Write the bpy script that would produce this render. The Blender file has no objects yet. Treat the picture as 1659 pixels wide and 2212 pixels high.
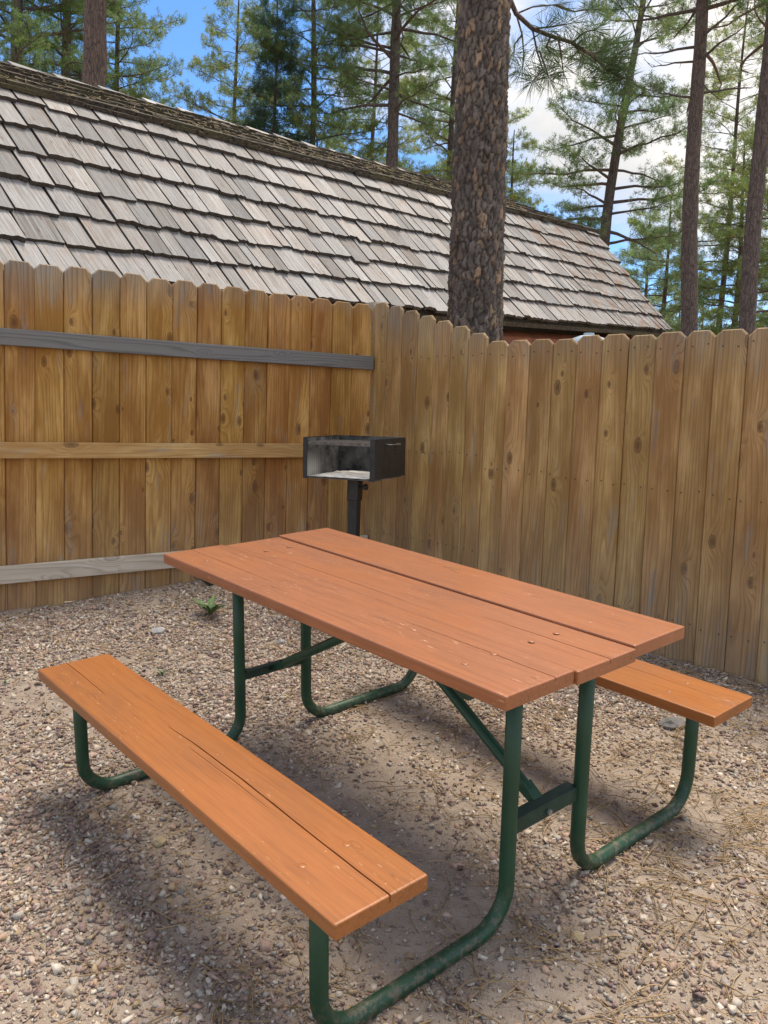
import bpy, bmesh, math, random
import numpy as np
from mathutils import Matrix, Vector, noise

R = math.radians
rng = np.random.default_rng(7)
random.seed(7)
RC = random.Random(99)          # per-object tone
scene = bpy.context.scene
COL = scene.collection

# ------------------------------------------------------------------ camera
cam_d = bpy.data.cameras.new('camera')
cam = bpy.data.objects.new('camera', cam_d)
COL.objects.link(cam)
cam_d.sensor_fit = 'VERTICAL'
cam_d.sensor_height = 24.0
cam_d.lens = 24.0 * 1776.3 / 2212.0
cam_d.clip_start = 0.05
cam_d.clip_end = 3000
CAM = Vector((1.923, -1.724, 1.197))
cR, cU, cF = Vector((0.656, 0.754, 0.033)), Vector((-0.092, 0.037, 0.995)), Vector((-0.749, 0.655, -0.094))
cF.normalize(); cR = (cR - cF * cR.dot(cF)).normalized(); cU = cR.cross(cF)
cam.matrix_world = Matrix(((cR.x, cU.x, -cF.x, CAM.x), (cR.y, cU.y, -cF.y, CAM.y), (cR.z, cU.z, -cF.z, CAM.z), (0, 0, 0, 1)))
scene.camera = cam

# ------------------------------------------------------------------ sky, sun, exposure
SUN = Vector((-0.06, 0.26, 0.95)).normalized()
world = bpy.data.worlds.new('World'); scene.world = world
world.use_nodes = True
wn, wl = world.node_tree.nodes, world.node_tree.links
wn.clear()
w_out = wn.new('ShaderNodeOutputWorld'); w_bg = wn.new('ShaderNodeBackground')
w_sky = wn.new('ShaderNodeTexSky'); w_sky.sky_type = 'NISHITA'; w_sky.sun_disc = False
w_sky.sun_elevation = math.asin(SUN.z); w_sky.sun_rotation = math.atan2(SUN.x, SUN.y)
w_sky.air_density = 1.0; w_sky.dust_density = 0.0; w_sky.ozone_density = 3.5; w_sky.altitude = 1400
w_tc = wn.new('ShaderNodeTexCoord')
w_map = wn.new('ShaderNodeMapping'); w_map.inputs['Location'].default_value = (2.0, 2.7, 4.5)
w_map.inputs['Scale'].default_value = (1.0, 1.0, 1.9)
w_noise = wn.new('ShaderNodeTexNoise')
w_noise.inputs['Scale'].default_value = 1.9; w_noise.inputs['Detail'].default_value = 7; w_noise.inputs['Roughness'].default_value = 0.55
w_noise.inputs['Distortion'].default_value = 0.25
w_ramp = wn.new('ShaderNodeValToRGB')
w_ramp.color_ramp.elements[0].position = 0.415; w_ramp.color_ramp.elements[1].position = 0.54
w_mix = wn.new('ShaderNodeMix'); w_mix.data_type = 'RGBA'
w_n2 = wn.new('ShaderNodeTexNoise'); w_n2.inputs['Scale'].default_value = 4.5; w_n2.inputs['Detail'].default_value = 5
w_cl = wn.new('ShaderNodeValToRGB')
w_cl.color_ramp.elements[0].color = (4.5, 4.5, 4.5, 1); w_cl.color_ramp.elements[0].position = 0.35
w_cl.color_ramp.elements[1].color = (6.8, 6.5, 6.1, 1); w_cl.color_ramp.elements[1].position = 0.62
wl.new(w_tc.outputs['Generated'], w_map.inputs['Vector'])
wl.new(w_map.outputs[0], w_noise.inputs['Vector']); wl.new(w_map.outputs[0], w_n2.inputs['Vector'])
wl.new(w_noise.outputs['Fac'], w_ramp.inputs[0]); wl.new(w_n2.outputs['Fac'], w_cl.inputs[0])
wl.new(w_ramp.outputs['Color'], w_mix.inputs['Factor'])
w_hs = wn.new('ShaderNodeHueSaturation'); w_hs.inputs['Saturation'].default_value = 1.15; w_hs.inputs['Value'].default_value = 1.3
wl.new(w_sky.outputs[0], w_hs.inputs['Color']); wl.new(w_hs.outputs[0], w_mix.inputs['A']); wl.new(w_cl.outputs[0], w_mix.inputs['B'])
wl.new(w_mix.outputs['Result'], w_bg.inputs['Color'])
w_bg.inputs['Strength'].default_value = 0.075
wl.new(w_bg.outputs[0], w_out.inputs['Surface'])

sun_d = bpy.data.lights.new('sun', 'SUN'); sun = bpy.data.objects.new('sun', sun_d); COL.objects.link(sun)
sun_d.energy = 2.2; sun_d.angle = R(27); sun_d.color = (1.0, 0.91, 0.78)
sun.rotation_euler = SUN.to_track_quat('Z', 'Y').to_euler()
sun.location = SUN * 30

scene.view_settings.view_transform = 'Standard'
scene.view_settings.look = 'None'
scene.view_settings.gamma = 1.0
scene.view_settings.exposure = 1.36
scene.render.engine = 'CYCLES'
scene.cycles.max_bounces = 6
scene.cycles.transparent_max_bounces = 4
scene.cycles.use_denoising = True

# ------------------------------------------------------------------ helpers
class MB:
    """collects vertices and faces for one mesh"""
    def __init__(s): s.v = []; s.f = []
    def add(s, v, f):
        o = len(s.v); s.v += [tuple(p) for p in v]; s.f += [tuple(i + o for i in q) for q in f]; return s
    def box(s, x0, x1, y0, y1, z0, z1, m=None):
        v = [Vector(p) for p in ((x0,y0,z0),(x1,y0,z0),(x1,y1,z0),(x0,y1,z0),(x0,y0,z1),(x1,y0,z1),(x1,y1,z1),(x0,y1,z1))]
        if m: v = [m @ p for p in v]
        return s.add(v, [(0,3,2,1),(4,5,6,7),(0,1,5,4),(1,2,6,5),(2,3,7,6),(3,0,4,7)])
    def prism(s, poly, d, m=None):
        """poly: list of 3-vectors, extruded by vector d"""
        n = len(poly); v = [Vector(p) for p in poly] + [Vector(p) + Vector(d) for p in poly]
        if m: v = [m @ p for p in v]
        return s.add(v, [tuple(range(n - 1, -1, -1)), tuple(range(n, 2 * n))] + [(i, (i + 1) % n, n + (i + 1) % n, n + i) for i in range(n)])
    def tube(s, pts, rad, sides=10, cap=True):
        pts = [Vector(p) for p in pts]; n = len(pts)
        rr = rad if hasattr(rad, '__len__') else [rad] * n
        t0 = (pts[1] - pts[0]).normalized()
        a = t0.orthogonal().normalized()
        v = []
        for i, p in enumerate(pts):
            t = (pts[min(i + 1, n - 1)] - pts[max(i - 1, 0)]).normalized()
            a = (a - t * a.dot(t)).normalized(); b = t.cross(a)
            for k in range(sides):
                an = 2 * math.pi * k / sides
                v.append(p + (a * math.cos(an) + b * math.sin(an)) * rr[i])
        f = [(i*sides+k, i*sides+(k+1)%sides, (i+1)*sides+(k+1)%sides, (i+1)*sides+k) for i in range(n-1) for k in range(sides)]
        if cap: f += [tuple(range(sides - 1, -1, -1)), tuple((n - 1) * sides + k for k in range(sides))]
        return s.add(v, f)
    def mesh(s, name, mat, smooth=False):
        me = bpy.data.meshes.new(name); me.from_pydata(s.v, [], s.f); me.update()
        if mat: me.materials.append(mat)
        if smooth: me.polygons.foreach_set('use_smooth', [True] * len(me.polygons))
        return me
    def build(s, name, mat, parent=None, smooth=False, bevel=0):
        o = bpy.data.objects.new(name, s.mesh(name, mat, smooth)); COL.objects.link(o); o.parent = parent; o.color = (RC.random(), RC.random(), RC.random(), 1)
        if bevel:
            b = o.modifiers.new('bevel', 'BEVEL'); b.width = bevel; b.segments = 2; b.limit_method = 'ANGLE'; b.angle_limit = R(40)
        return o

def np_mesh(name, verts, tris, mats, tri_mat=None, col=None, smooth=False):
    """big triangle mesh from numpy arrays"""
    me = bpy.data.meshes.new(name)
    nv, nf = len(verts), len(tris)
    me.vertices.add(nv); me.loops.add(nf * 3); me.polygons.add(nf)
    me.vertices.foreach_set('co', np.ascontiguousarray(verts, dtype=np.float32).ravel())
    me.loops.foreach_set('vertex_index', np.ascontiguousarray(tris, dtype=np.int32).ravel())
    me.polygons.foreach_set('loop_start', np.arange(0, nf * 3, 3, dtype=np.int32))
    me.polygons.foreach_set('loop_total', np.full(nf, 3, dtype=np.int32))
    for m in mats: me.materials.append(m)
    if tri_mat is not None: me.polygons.foreach_set('material_index', np.ascontiguousarray(tri_mat, dtype=np.int32))
    if smooth: me.polygons.foreach_set('use_smooth', np.ones(nf, dtype=bool))
    if col is not None:
        at = me.color_attributes.new('Col', 'FLOAT_COLOR', 'POINT')
        c4 = np.ones((nv, 4), dtype=np.float32); c4[:, :3] = col
        at.data.foreach_set('color', c4.ravel())
    me.update(calc_edges=True)
    return me

def link(name, me, parent=None):
    o = bpy.data.objects.new(name, me); COL.objects.link(o); o.parent = parent; o.color = (RC.random(), RC.random(), RC.random(), 1); return o

def tag(o, label=None, cat=None, group=None, kind=None):
    if label: o['label'] = label
    if cat: o['category'] = cat
    if group: o['group'] = group
    if kind: o['kind'] = kind
    return o

def empty(name, loc=(0, 0, 0), mat=None):
    o = bpy.data.objects.new(name, None); COL.objects.link(o); o.empty_display_size = 0.1
    if mat is not None: o.matrix_world = mat
    else: o.location = loc
    return o

def sstep(a, b, x):
    t = np.clip((np.asarray(x, dtype=float) - a) / (b - a), 0, 1); return t * t * (3 - 2 * t)

def ground_z(x, y):
    """tilted yard, rising to a low bank along the rear fence, levelling off far away"""
    x = np.asarray(x, dtype=float); y = np.asarray(y, dtype=float)
    p = -0.0593 * x + 0.0784 * y
    p = 1.6 * np.tanh(p / 1.6)
    bank = sstep(-1.1, -2.5, x) * (0.068 + 0.045 * np.clip(y, 0, 1.0))
    bank = bank * (1 - sstep(-4.5, -9, x))
    return p + bank
def gz(x, y): return float(ground_z(x, y))

# value noise on numpy arrays (for density maps and lumps)
_perm = rng.random((64, 64))
def vnoise(x, y, s):
    x = np.asarray(x) * s + 100.3; y = np.asarray(y) * s + 57.7
    xi = np.floor(x).astype(int); yi = np.floor(y).astype(int); fx = x - xi; fy = y - yi
    fx = fx * fx * (3 - 2 * fx); fy = fy * fy * (3 - 2 * fy)
    g = lambda i, j: _perm[i % 64, j % 64]
    return (g(xi, yi) * (1 - fx) + g(xi + 1, yi) * fx) * (1 - fy) + (g(xi, yi + 1) * (1 - fx) + g(xi + 1, yi + 1) * fx) * fy

# ------------------------------------------------------------------ materials
class NT:
    def __init__(s, name):
        s.m = bpy.data.materials.new(name); s.m.use_nodes = True
        s.t = s.m.node_tree; s.t.nodes.clear()
        s.out = s.t.nodes.new('ShaderNodeOutputMaterial')
    def set(s, sock, v):
        if isinstance(v, bpy.types.NodeSocket): s.t.links.new(v, sock)
        else:
            if isinstance(v, tuple) and len(v) == 3 and sock.type == 'RGBA': v = v + (1,)
            sock.default_value = v
    def n(s, typ, ins=None, **props):
        nd = s.t.nodes.new('ShaderNode' + typ)
        for k, v in props.items(): setattr(nd, k, v)
        for k, v in (ins or {}).items(): s.set(nd.inputs[k], v)
        return nd
    def math(s, op, a, b=0.0, c=0.0, clamp=False):
        nd = s.n('Math', {0: a, 1: b, 2: c}, operation=op, use_clamp=clamp); return nd.outputs[0]
    def vmath(s, op, a, b=(0, 0, 0)):
        nd = s.n('VectorMath', {0: a, 1: b}, operation=op)
        if op == 'SCALE': nd.inputs['Scale'].default_value = 1.2
        return nd.outputs[0]
    def ramp(s, fac, *stops, mode='LINEAR'):
        nd = s.n('ValToRGB', {0: fac}); cr = nd.color_ramp; cr.interpolation = mode
        while len(cr.elements) < len(stops): cr.elements.new(0.5)
        for e, (p, c) in zip(cr.elements, stops):
            e.position = p; e.color = (c, c, c, 1) if not isinstance(c, tuple) else (c + (1,) if len(c) == 3 else c)
        return nd.outputs[0]
    def mix(s, fac, a, b, mode='MIX'):
        nd = s.n('Mix', data_type='RGBA', blend_type=mode)
        s.set(nd.inputs['Factor'], fac); s.set(nd.inputs['A'], a); s.set(nd.inputs['B'], b); return nd.outputs['Result']
    def noise(s, vec, scale, detail=4, rough=0.55, dist=0.0):
        return s.n('TexNoise', {'Vector': vec, 'Scale': scale, 'Detail': detail, 'Roughness': rough, 'Distortion': dist}).outputs['Fac']
    def obj(s): return s.n('TexCoord').outputs['Object']
    def rand(s): return s.n('SeparateColor', {0: s.n('ObjectInfo').outputs['Color']}).outputs[0]
    def mapped(s, vec, scale=(1, 1, 1), loc=(0, 0, 0)): return s.n('Mapping', {'Vector': vec, 'Scale': scale, 'Location': loc}).outputs[0]
    def bump(s, h, strength=0.4, dist=0.01): return s.n('Bump', {'Height': h, 'Strength': strength, 'Distance': dist}).outputs[0]
    def pbr(s, color, rough=0.6, normal=None, spec=0.5, metal=0.0, **kw):
        p = s.n('BsdfPrincipled'); s.set(p.inputs['Base Color'], color); s.set(p.inputs['Roughness'], rough)
        s.set(p.inputs['Metallic'], metal); s.set(p.inputs['Specular IOR Level'], spec)
        if normal is not None: s.set(p.inputs['Normal'], normal)
        s.t.links.new(p.outputs[0], s.out.inputs['Surface']); return s.m

def hsv(t, col, h=0.5, sat=1.0, val=1.0):
    return t.n('HueSaturation', {'Hue': h, 'Saturation': sat, 'Value': val, 'Color': col}).outputs[0]

def wood_boards(name, light, dark, knotc, greyc, top_grey=0.0, base_grey=0.0, over_grey=0.0, length='z', hgt=1.85):
    """knotty softwood: ring lines bent round knots, grey weathering; local x = width, z = length"""
    t = NT(name); o = t.obj(); r = t.rand()
    sep = t.n('SeparateXYZ', {0: o})
    wid, lng = sep.outputs[0], sep.outputs[2] if length == 'z' else sep.outputs[0]
    if length == 'x': wid = sep.outputs[2]
    r1 = t.math('MULTIPLY', r, 57.0); r2 = t.math('MULTIPLY', r, 391.7)
    # knots: voronoi in stretched board space
    kv = t.n('CombineXYZ', {0: t.math('ADD', t.math('MULTIPLY', wid, 8.5), r1), 1: t.math('ADD', t.math('MULTIPLY', lng, 4.2), r2), 2: 0.0}).outputs[0]
    vor = t.n('TexVoronoi', {'Vector': kv, 'Scale': 1.0, 'Randomness': 0.95}, voronoi_dimensions='2D')
    dk = t.math('ADD', vor.outputs['Distance'], t.math('MULTIPLY', t.math('SUBTRACT', t.noise(kv, 9.0, 2), 0.5), 0.06))
    dk = t.math('DIVIDE', dk, t.math('ADD', 0.35, t.math('MULTIPLY', t.n('SeparateColor', {0: vor.outputs['Color']}).outputs[1], 0.95)))
    pick = t.math('GREATER_THAN', t.n('SeparateColor', {0: vor.outputs['Color']}).outputs[0], 0.66)
    bend = t.math('MULTIPLY', t.math('POWER', 2.718, t.math('MULTIPLY', t.math('MULTIPLY', dk, dk), -11.0)), pick)
    # growth rings seen on the face
    nv = t.n('CombineXYZ', {0: t.math('ADD', t.math('MULTIPLY', wid, 7.0), r2), 1: t.math('ADD', t.math('MULTIPLY', lng, 0.55), r1), 2: r1}).outputs[0]
    warp = t.noise(nv, 1.0, 2, 0.5)
    ph = t.math('ADD', t.math('ADD', t.math('MULTIPLY', wid, 46.0), t.math('MULTIPLY', warp, 9.0)), t.math('MULTIPLY', bend, 2.6))
    saw = t.math('FRACT', ph)
    ring = t.ramp(saw, (0.0, 0.0), (0.55, 0.22), (0.80, 0.95), (0.93, 0.55), (1.0, 0.0))
    fine = t.noise(t.n('CombineXYZ', {0: t.math('ADD', t.math('MULTIPLY', wid, 260.0), r1), 1: t.math('MULTIPLY', lng, 5.0), 2: r2}).outputs[0], 1.0, 4, 0.6)
    blot = t.noise(t.n('CombineXYZ', {0: t.math('ADD', t.math('MULTIPLY', wid, 8.0), r1), 1: t.math('ADD', t.math('MULTIPLY', lng, 1.7), r2), 2: 3.0}).outputs[0], 1.0, 4, 0.6)
    c = t.mix(t.math('MULTIPLY', ring, t.ramp(blot, (0.3, 0.55), (0.7, 1.0))), light, dark)
    c = t.mix(t.ramp(blot, (0.40, 0.0), (0.60, 0.85)), c, dark)
    c = t.mix(t.ramp(blot, (0.30, 0.55), (0.42, 0.0)), c, tuple(min(1, x * 1.25 + 0.05) for x in light))
    c = t.mix(t.ramp(fine, (0.35, 0.42), (0.6, 0.0)), c, dark)
    kn = t.math('MULTIPLY', t.ramp(dk, (0.05, 1.0), (0.09, 0.6), (0.115, 0.9), (0.15, 0.0)), pick)
    c = t.mix(t.math('MULTIPLY', kn, 0.85), c, knotc)
    # weathering to grey
    wz = t.noise(t.n('CombineXYZ', {0: t.math('ADD', t.math('MULTIPLY', wid, 16.0), r1), 1: t.math('ADD', t.math('MULTIPLY', lng, 2.5), r2), 2: 9.0}).outputs[0], 1.0, 5, 0.65)
    g = over_grey
    if top_grey:
        tg = t.math('MULTIPLY', t.n('MapRange', {0: lng, 1: hgt - 0.22, 2: hgt + 0.02, 3: 0.0, 4: 1.0}).outputs[0], t.ramp(wz, (0.25, 0.35), (0.65, 1.15)))
        g = t.math('ADD', g, t.math('MULTIPLY', tg, top_grey))
    if base_grey:
        bg = t.math('MULTIPLY', t.n('MapRange', {0: lng, 1: 0.75, 2: 0.0, 3: 0.0, 4: 1.0}).outputs[0], t.ramp(wz, (0.25, 0.5), (0.65, 1.1)))
        g = t.math('ADD', g, t.math('MULTIPLY', bg, base_grey))
    st = t.ramp(wz, (0.57, 0.0), (0.70, 0.55))
    g = t.math('ADD', g, st, clamp=True)
    c = t.mix(g, c, t.mix(ring, greyc, tuple(x * 0.62 for x in greyc)))
    val = t.n('MapRange', {0: t.n('TexWhiteNoise', {1: r}, noise_dimensions='1D').outputs[0], 1: 0.0, 2: 1.0, 3: 0.86, 4: 1.12}).outputs[0]
    hue = t.n('MapRange', {0: t.n('TexWhiteNoise', {1: t.math('ADD', r, 5.3)}, noise_dimensions='1D').outputs[0], 3: 0.494, 4: 0.507}).outputs[0]
    c = hsv(t, c, hue, 1.0, val)
    h = t.math('ADD', t.math('MULTIPLY', ring, -0.35), t.math('ADD', t.math('MULTIPLY', fine, 0.6), t.math('MULTIPLY', kn, -0.5)))
    return t.pbr(c, t.ramp(blot, (0.3, 0.62), (0.7, 0.8)), t.bump(h, 0.35, 0.004), spec=0.25)

M = {}
M['board_left'] = wood_boards('fence_board_wood', (0.55, 0.315, 0.095), (0.27, 0.115, 0.023), (0.13, 0.052, 0.016), (0.30, 0.265, 0.215), top_grey=0.85, base_grey=0.40, hgt=1.80)
M['board_right'] = wood_boards('side_fence_board_wood', (0.54, 0.345, 0.135), (0.29, 0.155, 0.050), (0.13, 0.062, 0.025), (0.33, 0.285, 0.22), top_grey=0.55, base_grey=0.50, hgt=1.58)
M['rail_top'] = wood_boards('grey_rail_wood', (0.22, 0.19, 0.155), (0.13, 0.105, 0.085), (0.075, 0.062, 0.052), (0.205, 0.200, 0.195), over_grey=0.80, length='x')
M['rail_mid'] = wood_boards('golden_rail_wood', (0.60, 0.38, 0.155), (0.40, 0.19, 0.055), (0.17, 0.07, 0.022), (0.42, 0.38, 0.31), over_grey=0.08, length='x')
M['rail_low'] = wood_boards('pale_rail_wood', (0.55, 0.46, 0.34), (0.38, 0.30, 0.21), (0.18, 0.13, 0.085), (0.60, 0.55, 0.47), over_grey=0.55, length='x')

def simple(name, c1, c2, scale=12.0, rough=0.6, bump=0.3, metal=0.0, spec=0.4, bd=0.003):
    t = NT(name); o = t.obj(); n = t.noise(o, scale, 5, 0.65)
    return t.pbr(t.mix(t.ramp(n, (0.35, 0.0), (0.68, 1.0)), c1, c2), rough, t.bump(n, bump, bd), spec=spec, metal=metal)
def shake_mat():
    t = NT('weathered_shake_wood'); o = t.obj(); r = t.rand()
    wn1 = lambda k: t.n('TexWhiteNoise', {1: t.math('ADD', r, k)}, noise_dimensions='1D').outputs[0]
    sep = t.n('SeparateXYZ', {0: o}); off = t.math('MULTIPLY', r, 311.0)
    g1 = t.noise(t.n('CombineXYZ', {0: t.math('ADD', t.math('MULTIPLY', sep.outputs[0], 130.0), off), 1: t.math('MULTIPLY', sep.outputs[1], 3.0), 2: off}).outputs[0], 1.0, 5, 0.7)
    g2 = t.noise(t.n('CombineXYZ', {0: t.math('ADD', t.math('MULTIPLY', sep.outputs[0], 22.0), off), 1: t.math('MULTIPLY', sep.outputs[1], 2.2), 2: off}).outputs[0], 1.0, 4, 0.6)
    g3 = t.noise(t.n('CombineXYZ', {0: t.math('ADD', t.math('MULTIPLY', sep.outputs[0], 9.0), off), 1: t.math('MULTIPLY', sep.outputs[1], 7.0), 2: t.math('ADD', off, 9.0)}).outputs[0], 1.0, 5, 0.7)
    sp = t.noise(t.n('CombineXYZ', {0: t.math('ADD', sep.outputs[0], off), 1: sep.outputs[1], 2: 0.0}).outputs[0], 120.0, 3, 0.7)
    c = t.ramp(g2, (0.30, (0.24, 0.22, 0.195)), (0.47, (0.40, 0.38, 0.355)), (0.72, (0.55, 0.535, 0.515)))
    c = t.mix(t.ramp(g1, (0.34, 0.9), (0.54, 0.0)), c, (0.12, 0.10, 0.085))
    # rust brown stain, stronger towards the sheltered upper end of each shake
    up = t.n('MapRange', {0: sep.outputs[1], 1: 0.05, 2: 0.30, 3: 0.08, 4: 0.48}).outputs[0]
    c = t.mix(t.math('MULTIPLY', t.ramp(g3, (0.48, 0.0), (0.66, 1.0)), t.math('ADD', up, t.math('MULTIPLY', wn1(2.0), 0.30))), c, (0.33, 0.185, 0.105))
    c = t.mix(t.ramp(sp, (0.60, 0.0), (0.72, 0.45)), c, (0.17, 0.15, 0.13))
    vor = t.n('TexVoronoi', {'Vector': t.n('CombineXYZ', {0: t.math('ADD', t.math('MULTIPLY', sep.outputs[0], 3.2), off), 1: t.math('ADD', t.math('MULTIPLY', sep.outputs[1], 3.2), off), 2: 0.0}).outputs[0], 'Scale': 1.0}, voronoi_dimensions='2D')
    kn = t.math('MULTIPLY', t.ramp(vor.outputs['Distance'], (0.04, 1.0), (0.10, 0.0)), t.math('GREATER_THAN', wn1(7.0), 0.6))
    c = t.mix(t.math('MULTIPLY', kn, 0.8), c, (0.19, 0.095, 0.05))
    c = hsv(t, c, 0.5, t.n('MapRange', {0: wn1(3.1), 3: 0.5, 4: 1.1}).outputs[0], t.n('MapRange', {0: wn1(1.0), 3: 0.62, 4: 1.14}).outputs[0])
    h = t.math('ADD', g1, t.math('MULTIPLY', kn, -0.6))
    return t.pbr(c, 0.82, t.bump(h, 0.6, 0.006), spec=0.25)
M['shake'] = shake_mat()
M['shake_edge'] = simple('dirty_shaded_shake_edge', (0.045, 0.037, 0.031), (0.10, 0.082, 0.066), 30, 0.9)  # butt and side faces: dirty grain plus course and joint shade painted in

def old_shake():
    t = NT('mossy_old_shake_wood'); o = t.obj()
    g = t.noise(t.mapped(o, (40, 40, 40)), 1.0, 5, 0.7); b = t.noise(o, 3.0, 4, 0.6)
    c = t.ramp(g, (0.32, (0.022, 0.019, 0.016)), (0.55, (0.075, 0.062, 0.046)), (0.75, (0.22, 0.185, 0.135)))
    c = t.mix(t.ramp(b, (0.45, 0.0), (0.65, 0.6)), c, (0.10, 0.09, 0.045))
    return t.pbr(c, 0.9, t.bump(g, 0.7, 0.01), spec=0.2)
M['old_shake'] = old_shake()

def paint(name, base, pale, dark, grain_axis='x', bare=0.0):
    t = NT(name); o = t.obj(); r = t.math('MULTIPLY', t.rand(), 213.0)
    sep = t.n('SeparateXYZ', {0: o})
    def st(sx, sy): return t.n('CombineXYZ', {0: t.math('ADD', t.math('MULTIPLY', sep.outputs[0], sx), r), 1: t.math('MULTIPLY', sep.outputs[1], sy), 2: t.math('ADD', t.math('MULTIPLY', sep.outputs[2], sy), r)}).outputs[0]
    big = t.noise(st(2.2, 5.0), 1.0, 4, 0.6); grain = t.noise(st(4.0, 120.0), 1.0, 4, 0.65)
    ch = t.noise(st(28.0, 190.0), 1.0, 3, 0.6); zone = t.noise(st(3.0, 9.0), 1.0, 3, 0.6)
    crk = t.noise(st(2.6, 75.0), 1.0, 3, 0.45, 0.3)
    sp = t.noise(st(70.0, 70.0), 1.0, 2, 0.5)
    c = t.mix(t.ramp(big, (0.35, 0.0), (0.7, 1.0)), base, tuple(x * 0.76 for x in base))
    c = t.mix(t.ramp(grain, (0.3, 0.32), (0.55, 0.0)), c, dark)
    c = t.mix(t.math('MULTIPLY', t.ramp(ch, (0.645, 0.0), (0.685, 0.85)), t.ramp(zone, (0.49, 0.0), (0.62, 1.0))), c, pale)
    c = t.mix(t.ramp(sp, (0.75, 0.0), (0.79, 0.7)), c, pale)
    cf = t.math('MULTIPLY', t.ramp(crk, (0.487, 0.0), (0.497, 1.0), (0.503, 1.0), (0.513, 0.0)), t.ramp(zone, (0.57, 0.0), (0.66, 0.8)))
    c = t.mix(cf, c, dark)
    # dents and plugged knots
    vor = t.n('TexVoronoi', {'Vector': st(2.6, 7.5), 'Scale': 1.0}, voronoi_dimensions='3D')
    kn = t.ramp(vor.outputs['Distance'], (0.03, 0.0), (0.05, 1.0), (0.07, 0.0))
    kn = t.math('MULTIPLY', kn, t.math('GREATER_THAN', t.n('SeparateColor', {0: vor.outputs['Color']}).outputs[1], 0.45))
    c = t.mix(t.math('MULTIPLY', kn, 0.22), c, dark)
    h = t.math('ADD', t.math('MULTIPLY', grain, 0.5), t.math('ADD', t.math('MULTIPLY', cf, -1.2), t.math('MULTIPLY', kn, -0.8)))
    return t.pbr(c, t.ramp(big, (0.3, 0.30), (0.7, 0.46)), t.bump(h, 0.35, 0.002), spec=0.5)
M['paint_top'] = paint('rust_orange_deck_paint', (0.375, 0.138, 0.053), (0.66, 0.40, 0.25), (0.085, 0.026, 0.009))
M['paint_seat'] = paint('orange_bench_paint', (0.365, 0.130, 0.033), (0.64, 0.38, 0.18), (0.085, 0.027, 0.008))

def green_metal():
    t = NT('green_tube_enamel'); o = t.obj()
    n1 = t.noise(o, 7.0, 4, 0.6); n2 = t.noise(o, 75.0, 4, 0.65); n3 = t.noise(o, 42.0, 6, 0.75)
    z = t.n('SeparateXYZ', {0: o}).outputs[2]
    low = t.n('MapRange', {0: z, 1: 0.16, 2: 0.0, 3: 0.0, 4: 1.0}).outputs[0]
    c = t.mix(t.ramp(n1, (0.35, 0.0), (0.65, 1.0)), (0.008, 0.045, 0.021), (0.012, 0.064, 0.031))
    c = t.mix(t.math('MULTIPLY', t.ramp(n3, (0.50, 0.0), (0.58, 0.7)), low), c, (0.16, 0.12, 0.085))
    c = t.mix(t.math('MULTIPLY', t.ramp(n2, (0.62, 0.0), (0.68, 0.9)), t.math('ADD', t.math('MULTIPLY', low, 0.8), 0.12)), c, (0.14, 0.045, 0.018))
    return t.pbr(c, t.math('ADD', 0.30, t.math('MULTIPLY', n3, 0.35)), t.bump(n2, 0.12, 0.002), spec=0.5)
M['green'] = green_metal()
M['dark_green'] = simple('dark_green_steel', (0.008, 0.030, 0.020), (0.018, 0.055, 0.038), 20, 0.5)
M['bolt'] = simple('zinc_bolt', (0.30, 0.30, 0.29), (0.42, 0.42, 0.40), 60, 0.45, 0.2, 0.7)
M['black_steel'] = simple('black_painted_steel', (0.012, 0.013, 0.015), (0.030, 0.032, 0.034), 14, 0.42, 0.15)
M['sooty'] = simple('sooty_steel', (0.020, 0.020, 0.019), (0.16, 0.155, 0.14), 11, 0.8, 0.4)
def ashy():
    t = NT('ash_coated_steel'); o = t.obj(); z = t.n('SeparateXYZ', {0: o})
    n = t.noise(o, 16.0, 5, 0.7)
    stripes = t.ramp(t.math('FRACT', t.math('MULTIPLY', z.outputs[1], 42.0)), (0.35, 0.0), (0.5, 1.0), (0.85, 1.0), (1.0, 0.0))
    lo = t.n('MapRange', {0: t.math('ADD', z.outputs[2], t.math('MULTIPLY', n, 0.10)), 1: 0.20, 2: 0.10, 3: 0.0, 4: 1.0}).outputs[0]
    fr = t.n('MapRange', {0: z.outputs[1], 1: 0.24, 2: 0.12, 3: 0.0, 4: 1.0}).outputs[0]
    c = t.mix(t.ramp(n, (0.35, 0.0), (0.7, 1.0)), (0.035, 0.034, 0.032), (0.22, 0.21, 0.19))
    c = t.mix(t.math('MULTIPLY', t.math('MULTIPLY', lo, fr), t.math('ADD', t.math('MULTIPLY', stripes, 0.45), 0.5)), c, (0.58, 0.55, 0.49))
    return t.pbr(c, 0.9, t.bump(n, 0.4, 0.004), spec=0.2)
M['ashy'] = ashy()
def ash():
    t = NT('pale_wood_ash'); o = t.obj(); n = t.noise(o, 18.0, 5, 0.7); n2 = t.noise(t.mapped(o, (6, 30, 1)), 1.0, 4, 0.6)
    c = t.ramp(n, (0.32, (0.10, 0.095, 0.09)), (0.45, (0.50, 0.48, 0.44)), (0.7, (0.72, 0.70, 0.66)))
    c = t.mix(t.ramp(n2, (0.52, 0.0), (0.6, 0.7)), c, (0.20, 0.18, 0.16))
    return t.pbr(c, 0.95, t.bump(n, 0.6, 0.006), spec=0.1)
M['ash'] = ash()
M['rusty_steel'] = simple('worn_bare_steel', (0.08, 0.075, 0.07), (0.21, 0.19, 0.175), 30, 0.45, 0.2, 0.6)
M['log'] = simple('red_brown_log', (0.16, 0.045, 0.016), (0.27, 0.085, 0.030), 5, 0.6, 0.3)
M['tank'] = simple('pale_blue_grey_metal', (0.36, 0.44, 0.50), (0.45, 0.53, 0.58), 6, 0.4, 0.05)
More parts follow.
